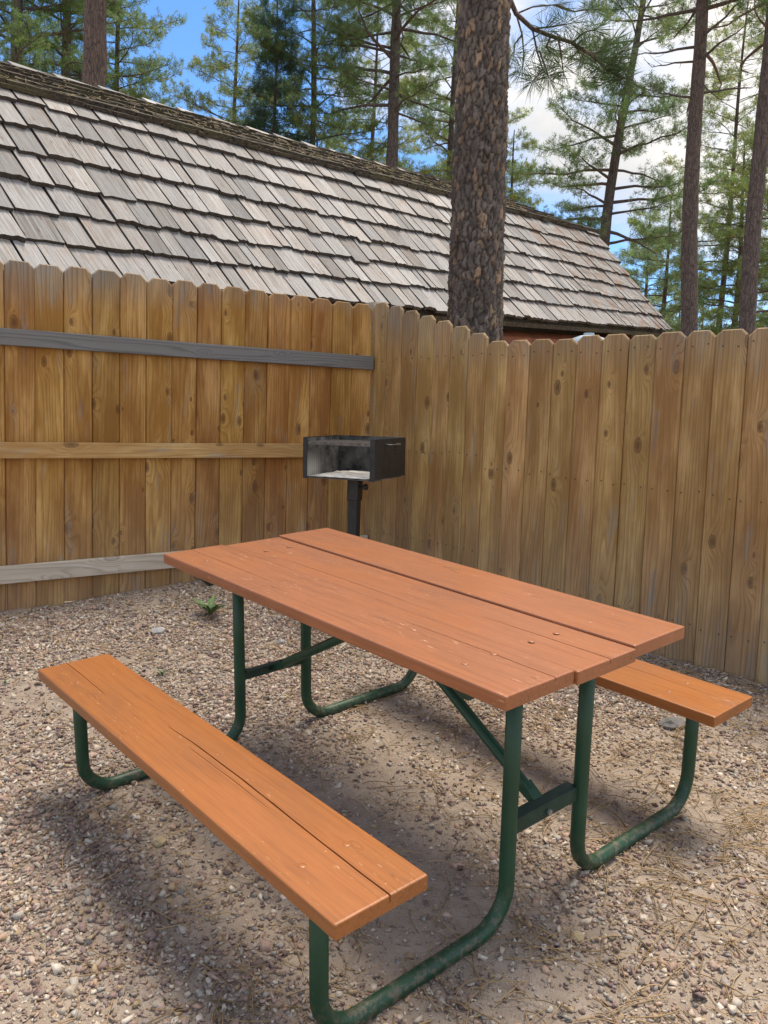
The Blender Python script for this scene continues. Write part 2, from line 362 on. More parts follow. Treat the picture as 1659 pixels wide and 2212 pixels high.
M['nail'] = simple('rusty_nail_steel', (0.045, 0.030, 0.022), (0.09, 0.06, 0.045), 60, 0.7)

def vcol_mat(name, rough=0.85, bump=0.0, nscale=90.0, var=0.35, transl=0.0, spec=0.25):
    t = NT(name); a = t.n('VertexColor', layer_name='Col').outputs[0]; o = t.obj()
    n = t.noise(o, nscale, 4, 0.65)
    c = t.mix(t.math('MULTIPLY', t.ramp(n, (0.3, 1.0), (0.7, 0.0)), var), a, (0.05, 0.04, 0.03))
    p = t.n('BsdfPrincipled'); t.set(p.inputs['Base Color'], c); t.set(p.inputs['Roughness'], rough); t.set(p.inputs['Specular IOR Level'], spec)
    if bump: t.set(p.inputs['Normal'], t.bump(n, bump, 0.004))
    sh = p.outputs[0]
    if transl:
        tr = t.n('BsdfTranslucent', {'Color': c}); mx = t.n('MixShader', {0: transl, 1: sh, 2: tr.outputs[0]}); sh = mx.outputs[0]
    t.t.links.new(sh, t.out.inputs['Surface']); return t.m
M['stone'] = vcol_mat('gravel_stone', 0.8, 0.4, 140.0, 0.30)
M['rock'] = simple('grey_field_rock', (0.24, 0.24, 0.235), (0.46, 0.45, 0.43), 22, 0.85, 0.6, bd=0.006)
M['rock_dark'] = simple('dark_field_rock', (0.10, 0.095, 0.09), (0.22, 0.20, 0.18), 22, 0.85, 0.6, bd=0.006)
M['rock_tan'] = simple('tan_field_rock', (0.30, 0.23, 0.13), (0.50, 0.40, 0.24), 22, 0.85, 0.6, bd=0.006)
M['bark'] = vcol_mat('ponderosa_bark', 0.9, 0.8, 70.0, 0.45)
M['needle'] = vcol_mat('pine_needle', 0.45, 0.0, 30.0, 0.0, 0.6, 0.4)
M['dry_needle'] = vcol_mat('dry_pine_needle', 0.75, 0.0, 30.0, 0.0)
M['weed'] = simple('weed_leaf_green', (0.055, 0.11, 0.03), (0.11, 0.18, 0.05), 30, 0.6)

def far_bark():
    t = NT('pine_bark_plates'); o = t.obj()
    v = t.n('TexVoronoi', {'Vector': t.vmath('ADD', t.mapped(o, (22, 22, 4.5)), t.vmath('SCALE', t.n('TexNoise', {'Vector': o, 'Scale': 7.0, 'Detail': 3}).outputs['Color'])), 'Scale': 1.0}, feature='DISTANCE_TO_EDGE')
    n = t.noise(t.mapped(o, (1, 1, 0.45)), 15.0, 5, 0.75); rd = t.rand()
    c = t.ramp(n, (0.3, (0.10, 0.072, 0.058)), (0.55, (0.17, 0.115, 0.088)), (0.72, (0.27, 0.165, 0.11)))
    c = t.mix(t.ramp(v.outputs['Distance'], (0.0, 0.8), (0.12, 0.0)), c, (0.045, 0.034, 0.030))
    c = hsv(t, c, 0.5, t.n('MapRange', {0: rd, 3: 0.55, 4: 1.15}).outputs[0], t.n('MapRange', {0: rd, 3: 0.8, 4: 1.15}).outputs[0])
    return t.pbr(c, 0.9, t.bump(t.math('ADD', v.outputs['Distance'], n), 0.8, 0.03), spec=0.2)
M['far_bark'] = far_bark()

def dirt():
    t = NT('gravelly_dirt'); o = t.obj()
    n1 = t.noise(o, 0.9, 5, 0.6); n2 = t.noise(o, 22.0, 6, 0.7); n3 = t.noise(o, 180.0, 4, 0.7); n4 = t.noise(o, 3.5, 4, 0.6)
    c = t.ramp(n2, (0.28, (0.19, 0.145, 0.110)), (0.52, (0.30, 0.238, 0.182)), (0.75, (0.40, 0.335, 0.27)))
    c = t.mix(t.ramp(n1, (0.40, 0.0), (0.62, 0.7)), c, (0.39, 0.315, 0.245))
    c = t.mix(t.ramp(n4, (0.5, 0.0), (0.7, 0.45)), c, (0.20, 0.15, 0.11))
    v = t.n('TexVoronoi', {'Vector': o, 'Scale': 150.0})
    pc = t.n('SeparateColor', {0: v.outputs['Color']})
    peb = t.math('MULTIPLY', t.ramp(v.outputs['Distance'], (0.25, 1.0), (0.5, 0.0)), t.math('GREATER_THAN', pc.outputs[0], 0.55))
    c = t.mix(t.math('MULTIPLY', peb, 0.7), c, t.ramp(pc.outputs[1], (0.0, (0.24, 0.19, 0.16)), (0.5, (0.42, 0.35, 0.31)), (1.0, (0.55, 0.50, 0.44))))
    h = t.math('ADD', t.math('MULTIPLY', n3, 0.4), t.math('ADD', t.math('MULTIPLY', n2, 0.7), t.math('MULTIPLY', peb, 0.5)))
    return t.pbr(c, 0.95, t.bump(h, 0.7, 0.008), spec=0.15)
M['dirt'] = dirt()

# ------------------------------------------------------------------ ground
def make_ground():
    def axis(a, b, step, far):
        core = list(np.arange(a, b + 1e-6, step)); out = []; d = step
        x = b
        while x < far: d *= 1.28; x += d; out.append(x)
        lo = []; d = step; x = a
        while x > -far: d *= 1.28; x -= d; lo.append(x)
        return np.array(lo[::-1] + core + out)
    xs, ys = axis(-3.0, 2.6, 0.035, 900), axis(-3.0, 2.5, 0.035, 900)
    X, Y = np.meshgrid(xs, ys, indexing='ij')
    Z = ground_z(X, Y)
    near = (np.abs(X) < 5) & (np.abs(Y) < 5)
    Z = Z + near * ((vnoise(X, Y, 5.0) - 0.5) * 0.014 + (vnoise(X, Y, 16.0) - 0.5) * 0.009)
    nx, ny = X.shape
    V = np.stack([X, Y, Z], -1).reshape(-1, 3)
    i = np.arange(nx - 1)[:, None] * ny + np.arange(ny - 1)[None, :]
    i = i.ravel()
    T = np.concatenate([np.stack([i, i + ny, i + ny + 1], -1), np.stack([i, i + ny + 1, i + 1], -1)])
    o = link('ground', np_mesh('ground', V, T, [M['dirt']], smooth=True))
    tag(o, 'sloping bare dirt and gravel yard', 'ground', kind='structure')
    return o
make_ground()

# ------------------------------------------------------------------ fences
def board_mesh(name, w, h, th, ear, mat):
    """dog-eared picket; local x = width, y = thickness (front at 0, going back), z = up"""
    hw = w / 2; e = ear
    poly = [(-hw, 0, 0), (hw, 0, 0), (hw, 0, h - e * 0.95), (hw - e, 0, h), (-hw + e, 0, h), (-hw, 0, h - e * 0.95)]
    c = 0.0050
    inner = [(x + (c if x < 0 else -c) , 0, z - (c if z > 0.01 else 0)) for (x, y, z) in poly]
    mid = [(x, c, z) for (x, y, z) in poly]; back = [(x, th, z) for (x, y, z) in poly]; n = 6
    fs = [tuple(range(n - 1, -1, -1))[::-1]] + [tuple(range(3 * n - 1, 2 * n - 1, -1))]
    for k in (0, 1): fs += [(k*n+i, (k+1)*n+i, (k+1)*n+(i+1)%n, k*n+(i+1)%n) for i in range(n)]
    return MB().add(inner + mid + back, fs).mesh(name, mat)

def frame(origin, xdir, up=Vector((0, 0, 1))):
    """matrix whose local x runs along xdir, z up, y = z cross x"""
    x = Vector(xdir).normalized(); z = up; y = z.cross(x).normalized(); x = y.cross(z).normalized()
    m = Matrix((x, y, z)).transposed().to_4x4(); m.translation = Vector(origin); return m

def add_board(fence, base, xdir, w, zb, zt, mat, lean=0.0, ear=0.031, setback=0.0):
    """zb, zt: world heights of the board's foot and top"""
    me = board_mesh('board', w, zt - zb, 0.017, ear, mat)
    o = link('board', me, fence)
    m = frame((base[0], base[1], zb), xdir) @ Matrix.Translation((0, setback, 0)) @ Matrix.Rotation(lean, 4, 'Y')
    o.matrix_basis = Matrix.Translation(-fence.location) @ m
    return o

CORNER = Vector((-2.255, 1.781, 0))
LDIR = Vector((math.cos(R(80)), math.sin(R(80)), 0))          # along the rear fence towards the corner
fence_l = empty('board_fence', (-2.5, 0.4, gz(-2.5, 0.4)))
tag(fence_l, 'tall golden brown board fence with three exposed horizontal rails', 'fence')
PITCH = 0.1466
LN = 23
for k in range(LN):
    s = (k + 0.5) * PITCH
    p = CORNER - LDIR * s
    zt = 2.034 + random.uniform(-0.006, 0.006)
    zb = gz(p.x, p.y) - 0.004 + random.uniform(-0.004, 0.006)
    if s > 1.9: zb -= 0.008
    add_board(fence_l, p, LDIR, PITCH - random.uniform(0.0015, 0.0035), zb, zt, M['board_left'], R(random.uniform(-0.06, 0.06)), 0.033 + random.uniform(-0.004, 0.004), random.uniform(0, 0.003))
def rail(name, s0, z0, s1, z1, h, mat, end=0.0):
    """2x4 nailed on the yard side of the boards, s measured from the corner"""
    a = CORNER - LDIR * s1; b = CORNER - LDIR * s0
    a.z, b.z = z1, z0
    d = (b - a); L = d.length
    x = d.normalized(); y = Vector((0, 0, 1)).cross(x).normalized(); z = x.cross(y)
    m = Matrix((x, y, z)).transposed().to_4x4(); m.translation = a
    n = 40; vs = []; fs = []
    for i in range(n + 1):
        t = i / n; wob = 0.0012 * math.sin(t * 5 + h * 90)
        vs += [(t * L, -0.038, wob), (t * L, -0.0015, wob), (t * L, -0.0015, h + wob), (t * L, -0.038, h + wob)]
    for i in range(n):
        for k in range(4): fs.append((i * 4 + k, (i + 1) * 4 + k, (i + 1) * 4 + (k + 1) % 4, i * 4 + (k + 1) % 4))
    fs += [(0, 1, 2, 3), (n * 4 + 3, n * 4 + 2, n * 4 + 1, n * 4)]
    mb = MB().add(vs, fs)
    o = mb.build('rail', mat, fence_l, bevel=0.004)
    o.matrix_basis = Matrix.Translation(-fence_l.location) @ m
    return o
tag(rail('rail', 0.006, 1.612, LN * PITCH, 1.578, 0.086, M['rail_top']), 'blue grey weathered top rail')
tag(rail('rail', 0.006, 1.045, LN * PITCH, 0.985, 0.086, M['rail_mid']), 'golden middle rail')
tag(rail('rail', 0.006, 0.432, LN * PITCH, 0.300, 0.094, M['rail_low']), 'pale bleached bottom rail')

o = MB().box(-0.045, 0.045, -0.045, 0.045, 0, 1.72).build('post', M['rail_low'], fence_l)
o.matrix_basis = Matrix.Translation(-fence_l.location) @ Matrix.Translation((-2.318, 1.846, gz(-2.318, 1.846) - 0.05))
# side fence: seven stepped boards out of the corner, then an even run
fence_r = empty('board_fence', (-0.3, 1.90, gz(-0.3, 1.90)))
tag(fence_r, 'pale tan dog eared board fence behind the picnic table, nailed from the far side', 'fence')
nails = MB()
def nail(p, yd):
    nails.tube([p, p - yd * 0.0025], 0.0035, 6)
tops1 = [2.042, 2.006, 1.966, 1.922, 1.880, 1.838, 1.788]
x = -2.262
for k, zt in enumerate(tops1):
    w = 0.1435
    p = Vector((x + w / 2, 1.781, 0)); x += w
    add_board(fence_r, p, (1, 0, 0), w - random.uniform(0.001, 0.0025), gz(p.x, p.y) - 0.03, zt, M['board_right'], R(random.uniform(-0.1, 0.1)), 0.032, random.uniform(0, 0.004))
    for zz in (1.665, 1.10, 0.55):
        for dx in (-0.035, 0.035): nail(Vector((p.x + dx + random.uniform(-.008, .008), 1.781, zz + random.uniform(-.01, .01))), Vector((0, 1, 0)))
PB = Vector((x, 1.781, 0)); RDIR = Vector((math.cos(R(6.8)), math.sin(R(6.8)), 0)); RN = Vector((-RDIR.y, RDIR.x, 0))
for k in range(17):
    w = 0.1425
    p = PB + RDIR * (w * (k + 0.5))
    zt = 1.731 - 0.0012 * max(0, k - 4) + random.uniform(-0.007, 0.007)
    add_board(fence_r, p, RDIR, w - random.uniform(0.001, 0.0025), gz(p.x, p.y) - 0.012, zt, M['board_right'], R(random.uniform(-0.03, 0.03)), 0.030 + random.uniform(-0.004, 0.004), random.uniform(0, 0.006))
    for zz, sl in ((1.655, 0.0), (1.03, -0.016), (0.42, -0.02)):
        for dx in (-0.04, 0.04): nail(p + RDIR * (dx + random.uniform(-.01, .01)) + Vector((0, 0, zz + sl * k * 0.5 + random.uniform(-.012, .012))), RN)
o = nails.build('nail_heads', M['nail'], fence_r); o.matrix_basis = Matrix.Translation(-fence_r.location); tag(o, kind='stuff')
for z0, z1, z2 in ((1.66, 1.64, 1.60), (1.12, 1.05, 0.98), (0.56, 0.46, 0.36)):      # rails on the far side of the run
    for a, b, za, zb in ((Vector((-2.25, 1.83, 0)), Vector((PB.x - 0.03, 1.83, 0)), z0, z1), (PB + RN * 0.049 + RDIR * 0.01, PB + RN * 0.049 + RDIR * 2.42, z1, z2)):
        mm = MB(); L = (b - a).length; mm.box(0, L, -0.019, 0.019, -0.044, 0.044)
        o = mm.build('rail', M['rail_low'], fence_r); a.z = za; b.z = zb
        xx = (b - a).normalized(); yy = Vector((0, 0, 1)).cross(xx).normalized(); zz = xx.cross(yy)
        m = Matrix((xx, yy, zz)).transposed().to_4x4(); m.translation = a
        o.matrix_basis = Matrix.Translation(-fence_r.location) @ m

# ------------------------------------------------------------------ picnic table
TM = Matrix(((0.9982, 0.0046, 0.0594), (0.0, 0.9970, -0.0776), (-0.0593, 0.0775, 0.9952))).to_4x4()
table = empty('picnic_table', mat=TM)
tag(table, 'orange painted plank picnic table with attached benches on green tube legs', 'picnic table')
TL, TT = 1.588, 0.035
TH, BH, BY = 0.736, 0.417, 0.692
def plank(name, L, W, T, cracks, mat, seed, sag=0.0):
    """board with rounded arrises and real lengthwise splits; local x = length, top at z = 0"""
    rd = random.Random(seed); r = 0.0042
    xs = [-L/2, -L/2 + 0.0015, -L/2 + 0.005] + list(np.linspace(-L/2 + 0.02, L/2 - 0.02, 130)) + [L/2 - 0.005, L/2 - 0.0015, L/2]
    inset = {0: 0.0022, 1: 0.0007, len(xs) - 1: 0.0022, len(xs) - 2: 0.0007}
    cr = sorted(cracks, key=lambda c: c[0])
    base = list(np.linspace(-W/2 + 0.012, W/2 - 0.012, 9))
    loops = []
    for i, xx in enumerate(xs):
        ins = inset.get(i, 0.0)
        def wob(s): return (noise.noise(Vector((xx * 1.7, seed * 3.1, s))) * 0.010 + noise.noise(Vector((xx * 9.0, seed * 3.1, s + 7))) * 0.0022)
        top = [(-W/2 + r, 0.0)]
        rows = []
        for (y0, a, b, cw, cd) in cr:
            yc = y0 + wob(y0 * 10)
            t = 0.0
            if a < xx < b:
                e = min((xx - a) if a > -L/2 - 0.001 else 9, (b - xx) if b < L/2 + 0.001 else 9)
                t = min(1.0, e / 0.25) ** 0.6 * (0.75 + 0.35 * noise.noise(Vector((xx * 14, y0 * 9, 3))))
            w = max(0.0002, cw * t)
            rows.append((yc, w, cd * t))
        ys = []
        for yb in base:
            yy = yb + wob(0.0) * 0.4
            if all(abs(yy - q[0]) > 0.008 for q in rows) : ys.append(('s', yb))
        pts = [(yb, 0.0) for yb in base]
        # constant topology: base rows are pushed aside from crack rows
        allrows = []
        for yb in base: allrows.append((yb, 0.0, 0))
        for (yc, w, d) in rows:
            allrows += [(yc - w - 0.0008, 0.0, 1), (yc - w * 0.4, -d, 1), (yc + w * 0.4, -d, 1), (yc + w + 0.0008, 0.0, 1)]
        loops.append((xx, ins, allrows))
    # order rows once by their mean so every station has the same sequence
    nr = len(loops[0][2])
    mean = [np.mean([lp[2][j][0] for lp in loops]) for j in range(nr)]
    keep = []
    for j in range(nr):
        if loops[0][2][j][2] == 0 and any(abs(mean[j] - c[0]) < 0.016 for c in cr): continue
        keep.append(j)
    keep.sort(key=lambda j: mean[j])
    V = []; m = len(keep) + 10
    for xx, ins, rowsx in loops:
        sg = -sag * (2 * xx / L) ** 2
        ed = 0.0012 * noise.noise(Vector((xx * 12, seed, 0)))
        prof = [(-W/2 + ins, -r), (-W/2 + r * 0.3 + ins, -r * 0.3 - ins * 0.5), (-W/2 + r, -ins)]
        prof += [(rowsx[j][0], rowsx[j][1] - (ins if rowsx[j][1] == 0 else 0) + 0.0006 * noise.noise(Vector((xx * 3, rowsx[j][0] * 20, seed)))) for j in keep]
        prof += [(W/2 - r, -ins), (W/2 - r * 0.3 - ins, -r * 0.3 - ins * 0.5), (W/2 - ins, -r)]
        prof += [(W/2 - ins + ed, -T + r), (W/2 - r, -T + ins), (-W/2 + r, -T + ins), (-W/2 + ins + ed, -T + r)]
        V += [(xx, y, z + sg) for y, z in prof]
    n = len(xs); F = [(i*m+k, (i+1)*m+k, (i+1)*m+(k+1)%m, i*m+(k+1)%m) for i in range(n-1) for k in range(m)]
    F += [tuple(range(m)), tuple((n - 1) * m + k for k in range(m - 1, -1, -1))]
    o = MB().add(V, F).build(name, mat, table)
    return o
E = TL / 2 + 0.01
bw = 0.2375
o = plank('tabletop_board', TL, bw, TT, [(0.046, 0.30, E, 0.0008, 0.012), (-0.015, -E, -0.25, 0.0005, 0.006)], M['paint_top'], 1); o.location = (0.000, -0.2405, TH)
o = plank('tabletop_board', TL - 0.004, bw, TT, [(-0.060, -0.55, 0.15, 0.0005, 0.006), (0.012, 0.38, E, 0.0012, 0.016)], M['paint_top'], 2); o.location = (0.010, -0.0005, TH - 0.002)
o = plank('tabletop_board', TL, bw, TT, [(0.05, -E, -0.45, 0.0004, 0.004)], M['paint_top'], 3); o.location = (-0.002, 0.2455, TH + 0.0015)
o = plank('bench_seat', TL, 0.236, TT, [(0.022, -0.15, E, 0.0017, 0.020), (-0.028, -E, -0.45, 0.0008, 0.008), (0.002, 0.0, 0.40, 0.0005, 0.005)], M['paint_seat'], 4); o.location = (0.0, -BY, BH)
o = plank('bench_seat', TL, 0.236, TT, [(0.03, 0.1, 0.75, 0.0006, 0.005)], M['paint_seat'], 5, sag=-0.0); o.location = (0.0, BY, BH)

FD, PA, PBN, TR = 0.645, 0.1483, 0.7362, 0.0205
def u_path(x, ya, yb, za, zb, rb=0.105, seg=9):
    """bench post down, foot along the ground, table post up"""
    s = 1 if yb > ya else -1
    zf = TR
    pts = [(x, ya, za), (x, ya, (za + zf + rb) / 2)]
    for i in range(seg + 1):
        a = math.pi / 2 * i / seg
        pts.append((x, ya + s * rb * (1 - math.cos(a)), zf + rb * (1 - math.sin(a))))
    pts.append((x, (ya + yb) / 2, zf))
    for i in range(seg + 1):
        a = math.pi / 2 * i / seg
        pts.append((x, yb - s * rb * (1 - math.sin(a)), zf + rb * (1 - math.cos(a))))
    pts += [(x, yb, (zb + zf + rb) / 2), (x, yb, zb)]
    return pts
for sx in (1, -1):
    for sy in (-1, 1):
        MB().tube(u_path(sx * FD, sy * PBN, sy * PA, BH - TT, TH - TT - 0.0005), TR, 20).build('leg_tube', M['green'], table, smooth=True)
    cb = MB().box(sx * FD - 0.004, sx * FD + 0.004, -PA + TR * 0.8, PA - TR * 0.8, 0.252, 0.292)
    cb.box(sx * FD - 0.03 * sx - 0.004, sx * FD + 0.004, -PA + TR * 0.8, PA - TR * 0.8, 0.288, 0.2935)
    cbo = cb.build('cross_bar', M['dark_green'], table, bevel=0.0015)
    # diagonal brace from the cross bar up to the middle of the top
    a = Vector((sx * (FD - 0.012), 0, 0.274)); b = Vector((-sx * 0.10, sx * 0.022, TH - TT - 0.018))
    d = (b - a).normalized()
    br = MB().tube([a + d * 0.055, a + d * 0.13, b - d * 0.10, b - d * 0.06], [0.0165] * 4, 14)
    side = Vector((0, 1, 0)); up = d.cross(side)
    for (p0, p1, w0, w1, t0, t1) in ((a - d * 0.016, a + d * 0.075, 0.020, 0.0165, 0.005, 0.0150), (b + d * 0.0, b - d * 0.085, 0.024, 0.0165, 0.005, 0.0155)):
        vs = [p0 + side * (w0 * i) + up * (t0 * j) for i, j in ((-1, -1), (1, -1), (1, 1), (-1, 1))] + [p1 + side * (w1 * i) + up * (t1 * j) for i, j in ((-1, -1), (1, -1), (1, 1), (-1, 1))]
        br.add(vs, [(0, 1, 2, 3), (7, 6, 5, 4), (0, 4, 5, 1), (1, 5, 6, 2), (2, 6, 7, 3), (3, 7, 4, 0)])
    bro = br.build('brace_tube', M['green'], table, smooth=False)
    m = a + Vector((sx * 0.020, 0, -0.004))
    MB().tube([m, m + Vector((sx * 0.007, 0, 0))], 0.0085, 6).build('bolt', M['bolt'], table)
    # slant-ended steel channels that carry the boards
    for (yc, hl, zt, dn) in ((0, 0.340, TH - TT, 0.052), (-BY, 0.10, BH - TT, 0.026), (BY, 0.10, BH - TT, 0.026)):
        xc = sx * (FD - 0.0355)
        MB().prism([(xc - 0.013, yc - hl, zt), (xc - 0.013, yc + hl, zt), (xc - 0.013, yc + hl - 0.05, zt - dn), (xc - 0.013, yc - hl + 0.05, zt - dn)], (0.026, 0, 0)).build('support_channel', M['dark_green'], table)
# carriage bolt heads let into the planks
def bolt_heads(x, y, z, n):
    mb = MB(); prof = [(0.0088, 0.0), (0.0080, 0.0006), (0.0050, 0.0012), (0.0012, 0.0014)]
    vs = []; k = 12
    for r_, h in prof: vs += [(r_ * math.cos(2 * math.pi * i / k), r_ * math.sin(2 * math.pi * i / k), h) for i in range(k)]
    fs = [(j*k+i, j*k+(i+1)%k, (j+1)*k+(i+1)%k, (j+1)*k+i) for j in range(3) for i in range(k)] + [tuple(range(3*k, 4*k))]
    o = mb.add(vs, fs).build('bolt_head', M['paint_top'] if z > 0.6 else M['paint_seat'], table, smooth=True); o.location = (x, y, z)
for sx in (-1, 1):
    for y in (-BY - 0.06, -BY + 0.055, BY - 0.05, BY + 0.06): bolt_heads(sx * (FD - 0.036), y, BH + 0.0002, 0)
    for y in (-0.29, -0.19, -0.05, 0.05, 0.195, 0.30): bolt_heads(sx * (FD - 0.036), y, TH + 0.0008, 0)

# ------------------------------------------------------------------ park grill
ga = R(26.36)
gx = Vector((math.cos(ga), math.sin(ga), -0.001)).normalized()
gy = Vector((-math.sin(ga), math.cos(ga), 0.036)); gy = (gy - gx * gx.dot(gy)).normalized(); gzv = gx.cross(gy)
GW, GD, GH = 0.427, 0.437, 0.221
gfront = Vector((-1.569, 0.992, 1.168)) - gzv * GH              # front edge, bottom, middle
gbase = gfront + gy * (GD / 2)
gb = Vector((gbase.x, gbase.y, gz(gbase.x, gbase.y)))
grill = empty('park_grill', gb)
tag(grill, 'black steel park grill on a square post in the fence corner', 'grill')
GM = Matrix((gx, gy, gzv)).transposed().to_4x4(); GM.translation = gfront
PI = Matrix.Translation(-gb)
def gpart(mb, name, mat, bevel=0, m=GM, smooth=False):
    o = mb.build(name, mat, grill, bevel=bevel, smooth=smooth); o.matrix_basis = PI @ m; return o
t_ = 0.005; h_ = GW / 2
fb = gpart(MB().box(-h_, h_, 0.0, GD, 0, t_), 'firebox_floor', M['sooty'])
# side panels with two rows of grate slots each: built from strips so the slots are open
for sx in (-1, 1):
    mb = MB(); x0, x1 = (h_ - t_, h_) if sx > 0 else (-h_, -h_ + t_)
    cols = [(0.135, 0.147), (0.275, 0.287)]; yprev = 0.0
    for (a, b) in cols:
        mb.box(x0, x1, yprev, a, t_, GH)
        z0 = t_
        for zz in (0.105, 0.125, 0.145, 0.165, 0.185):
            mb.box(x0, x1, a, b, z0, zz); z0 = zz + 0.012
        mb.box(x0, x1, a, b, z0, GH); yprev = b
    mb.box(x0, x1, yprev, GD, t_, GH)
    side_o = gpart(mb, 'side_panel', M['black_steel'])
    if sx < 0:
        gpart(MB().box(-h_ + t_ + 0.0005, -h_ + t_ + 0.0015, 0.03, GD - 0.008, t_ + 0.001, GH * 0.98), 'ash_film', M['ashy'])
    # front flange turned out of the panel
    xa, xb = (h_ - 0.028, h_) if sx > 0 else (-h_, -h_ + 0.026)
    gpart(MB().box(xa, xb, -0.005, -0.0005, -0.003, GH), 'front_flange', M['black_steel'])
gpart(MB().box(-h_ + t_, h_ - t_, GD - t_, GD, t_, GH), 'back_panel', M['sooty'])
# ash bed
n = 22; vs = []; fs = []
for i in range(n):
    for j in range(n):
        xx = -h_ + t_ + 0.002 + (GW - 2 * t_ - 0.004) * i / (n - 1); yy = 0.004 + (GD - 0.014) * j / (n - 1)
        edge = min(1, min(i, n - 1 - i, j + 1, n - 1 - j) / 3)
        vs.append((xx, yy, t_ + 0.001 + edge * (0.006 + 0.009 * (noise.noise(Vector((xx * 18, yy * 18, 2))) + 0.5))))
for i in range(n - 1):
    for j in range(n - 1): fs.append((i*n+j, (i+1)*n+j, (i+1)*n+j+1, i*n+j+1))
gpart(MB().add(vs, fs), 'ash_bed', M['ash'], smooth=True)
# cooking grate with its bent rod handles
gr = MB(); gzt = 0.192
for i in range(13):
    yy = 0.012 + i * 0.026
    gr.box(-h_ + t_ + 0.004, h_ - t_ - 0.004, yy, yy + 0.010, gzt, gzt + 0.006)
for xx in (-0.15, 0.0, 0.15): gr.box(xx - 0.004, xx + 0.004, 0.012, 0.34, gzt - 0.006, gzt - 0.0005)
gr.box(-h_ + t_ + 0.003, h_ - t_ - 0.003, 0.001, 0.005, gzt - 0.010, gzt + 0.006)
gpart(gr, 'grate', M['rusty_steel'])
for sx in (-1, 1):
    xo = sx * (h_ + 0.034)
    xi = sx * (h_ - 0.05)
    gpart(MB().tube([(xi, 0.141, gzt - 0.001), (sx * (h_ + 0.016), 0.141, gzt - 0.003), (sx * (h_ + 0.028), 0.144, gzt - 0.004), (xo, 0.153, gzt - 0.004), (xo, 0.211, gzt - 0.004), (xo, 0.269, gzt - 0.004), (sx * (h_ + 0.028), 0.278, gzt - 0.004), (sx * (h_ + 0.016), 0.281, gzt - 0.003), (xi, 0.281, gzt - 0.001)], 0.0045, 8), 'grate_handle', M['rusty_steel'], smooth=True)
# sleeve and post
pz = gb.z
pm = frame((gb.x, gb.y, 0), (gx.x, gx.y, 0))
top = gbase.z
gpart(MB().box(-0.034, 0.034, -0.034, 0.034, top - 0.135, top - 0.004), 'sleeve', M['black_steel'], 0.004, pm)
gpart(MB().box(-0.028, 0.028, -0.028, 0.028, pz - 0.05, top - 0.13), 'post', M['black_steel'], 0.004, pm)
gpart(MB().box(-0.085, 0.085, -0.085, 0.085, top - 0.0085, top - 0.0035), 'mount_plate', M['black_steel'], 0.0, pm)
ko = gpart(MB().tube([(0.034, -0.01, top - 0.055), (0.054, -0.01, top - 0.055), (0.056, -0.01, top - 0.055), (0.062, -0.01, top - 0.055), (0.078, -0.01, top - 0.055), (0.082, -0.01, top - 0.055)], [0.005, 0.006, 0.012, 0.017, 0.018, 0.012], 9), 'clamp_knob', M['black_steel'], 0, pm)

# ------------------------------------------------------------------ cabin with gambrel shake roof
CD = 7.7
P0 = CAM + Vector((-0.7316, 0.6659, 0.1459)).normalized() * CD     # a point on the eave
d1 = Vector((-0.164, 0.983, 0.084)).normalized()
d2 = Vector((-0.602, -0.167, 0.781)); d2 = (d2 - d1 * d1.dot(d2)).normalized()
nn = d1.cross(d2)
if nn.dot(CAM - P0) < 0: nn = -nn
hd = Vector((d2.x, d2.y, 0)).normalized()
cab_base = P0 + d1 * 1.0 + hd * 2.0; cab_base.z = gz(cab_base.x, cab_base.y)
cabin = empty('cabin', cab_base)
tag(cabin, 'log cabin with steep weathered wood shake gambrel roof behind the fence', 'cabin')
CI = Matrix.Translation(-cab_base)
S0, S1 = -4.7, 6.35
def tcap(s): return 1.825 + 0.0218 * s
# upper, flatter slope, hung over the steep one
BETA = R(30)
hz3 = (hd - d1 * d1.dot(hd)).normalized(); vt3 = d1.cross(hz3); vt3 = vt3 if vt3.z > 0 else -vt3
UL = 0.76
def rp(s, t, n=0.0): return P0 + d1 * s + d2 * t + nn * n
du = (rp(6.0, tcap(6.0)) - rp(-3.0, tcap(-3.0))).normalized()
d3 = hz3 * math.cos(BETA) + vt3 * math.sin(BETA); d3 = (d3 - du * du.dot(d3)).normalized()
n3 = du.cross(d3); n3 = n3 if n3.z > 0 else -n3
capO = rp(0, tcap(0), 0.015)
def up_(s, t, n=0.0): return capO + du * s + d3 * t + n3 * n
ridge = up_(0, UL)
half = (ridge - P0).dot(hz3)
def mirror(p):
    """to the far side of the ridge"""
    q = (p - ridge).dot(hz3); return p - hz3 * (2 * q)
HIP = 2.1
deck = MB()
def quad(a, b, c, d): deck.add([a, b, c, d], [(0, 1, 2, 3)])
lo = -0.03
A, B = rp(S0, 0.02, lo), rp(S1, 0.02, lo)
Cc, D = rp(S1, tcap(S1) + 0.02, lo), rp(S0, tcap(S0) + 0.02, lo)
U0, U1 = up_(S0, 0.06, -0.02), up_(S1, 0.06, -0.02)
Rr0, Rr1 = up_(S0, UL, -0.02), up_(S1 - HIP, UL, -0.02)
quad(A, B, Cc, D); quad(D, Cc, U1, U0); quad(U0, U1, Rr1, Rr0)
for q in ((A, B, Cc, D), (D, Cc, U1, U0), (U0, U1, Rr1, Rr0)): quad(*[mirror(p) for p in q][::-1])
quad(B, mirror(B), mirror(Cc), Cc); quad(Cc, mirror(Cc), mirror(U1), U1); deck.add([U1, mirror(U1), Rr1], [(0, 1, 2)])
quad(A, D, mirror(D), mirror(A)); quad(D, U0, mirror(U0), mirror(D)); deck.add([U0, Rr0, mirror(U0)], [(0, 1, 2)])
quad(A, mirror(A), mirror(B), B)
roof = deck.build('roof', M['old_shake'], cabin); roof.matrix_basis = CI
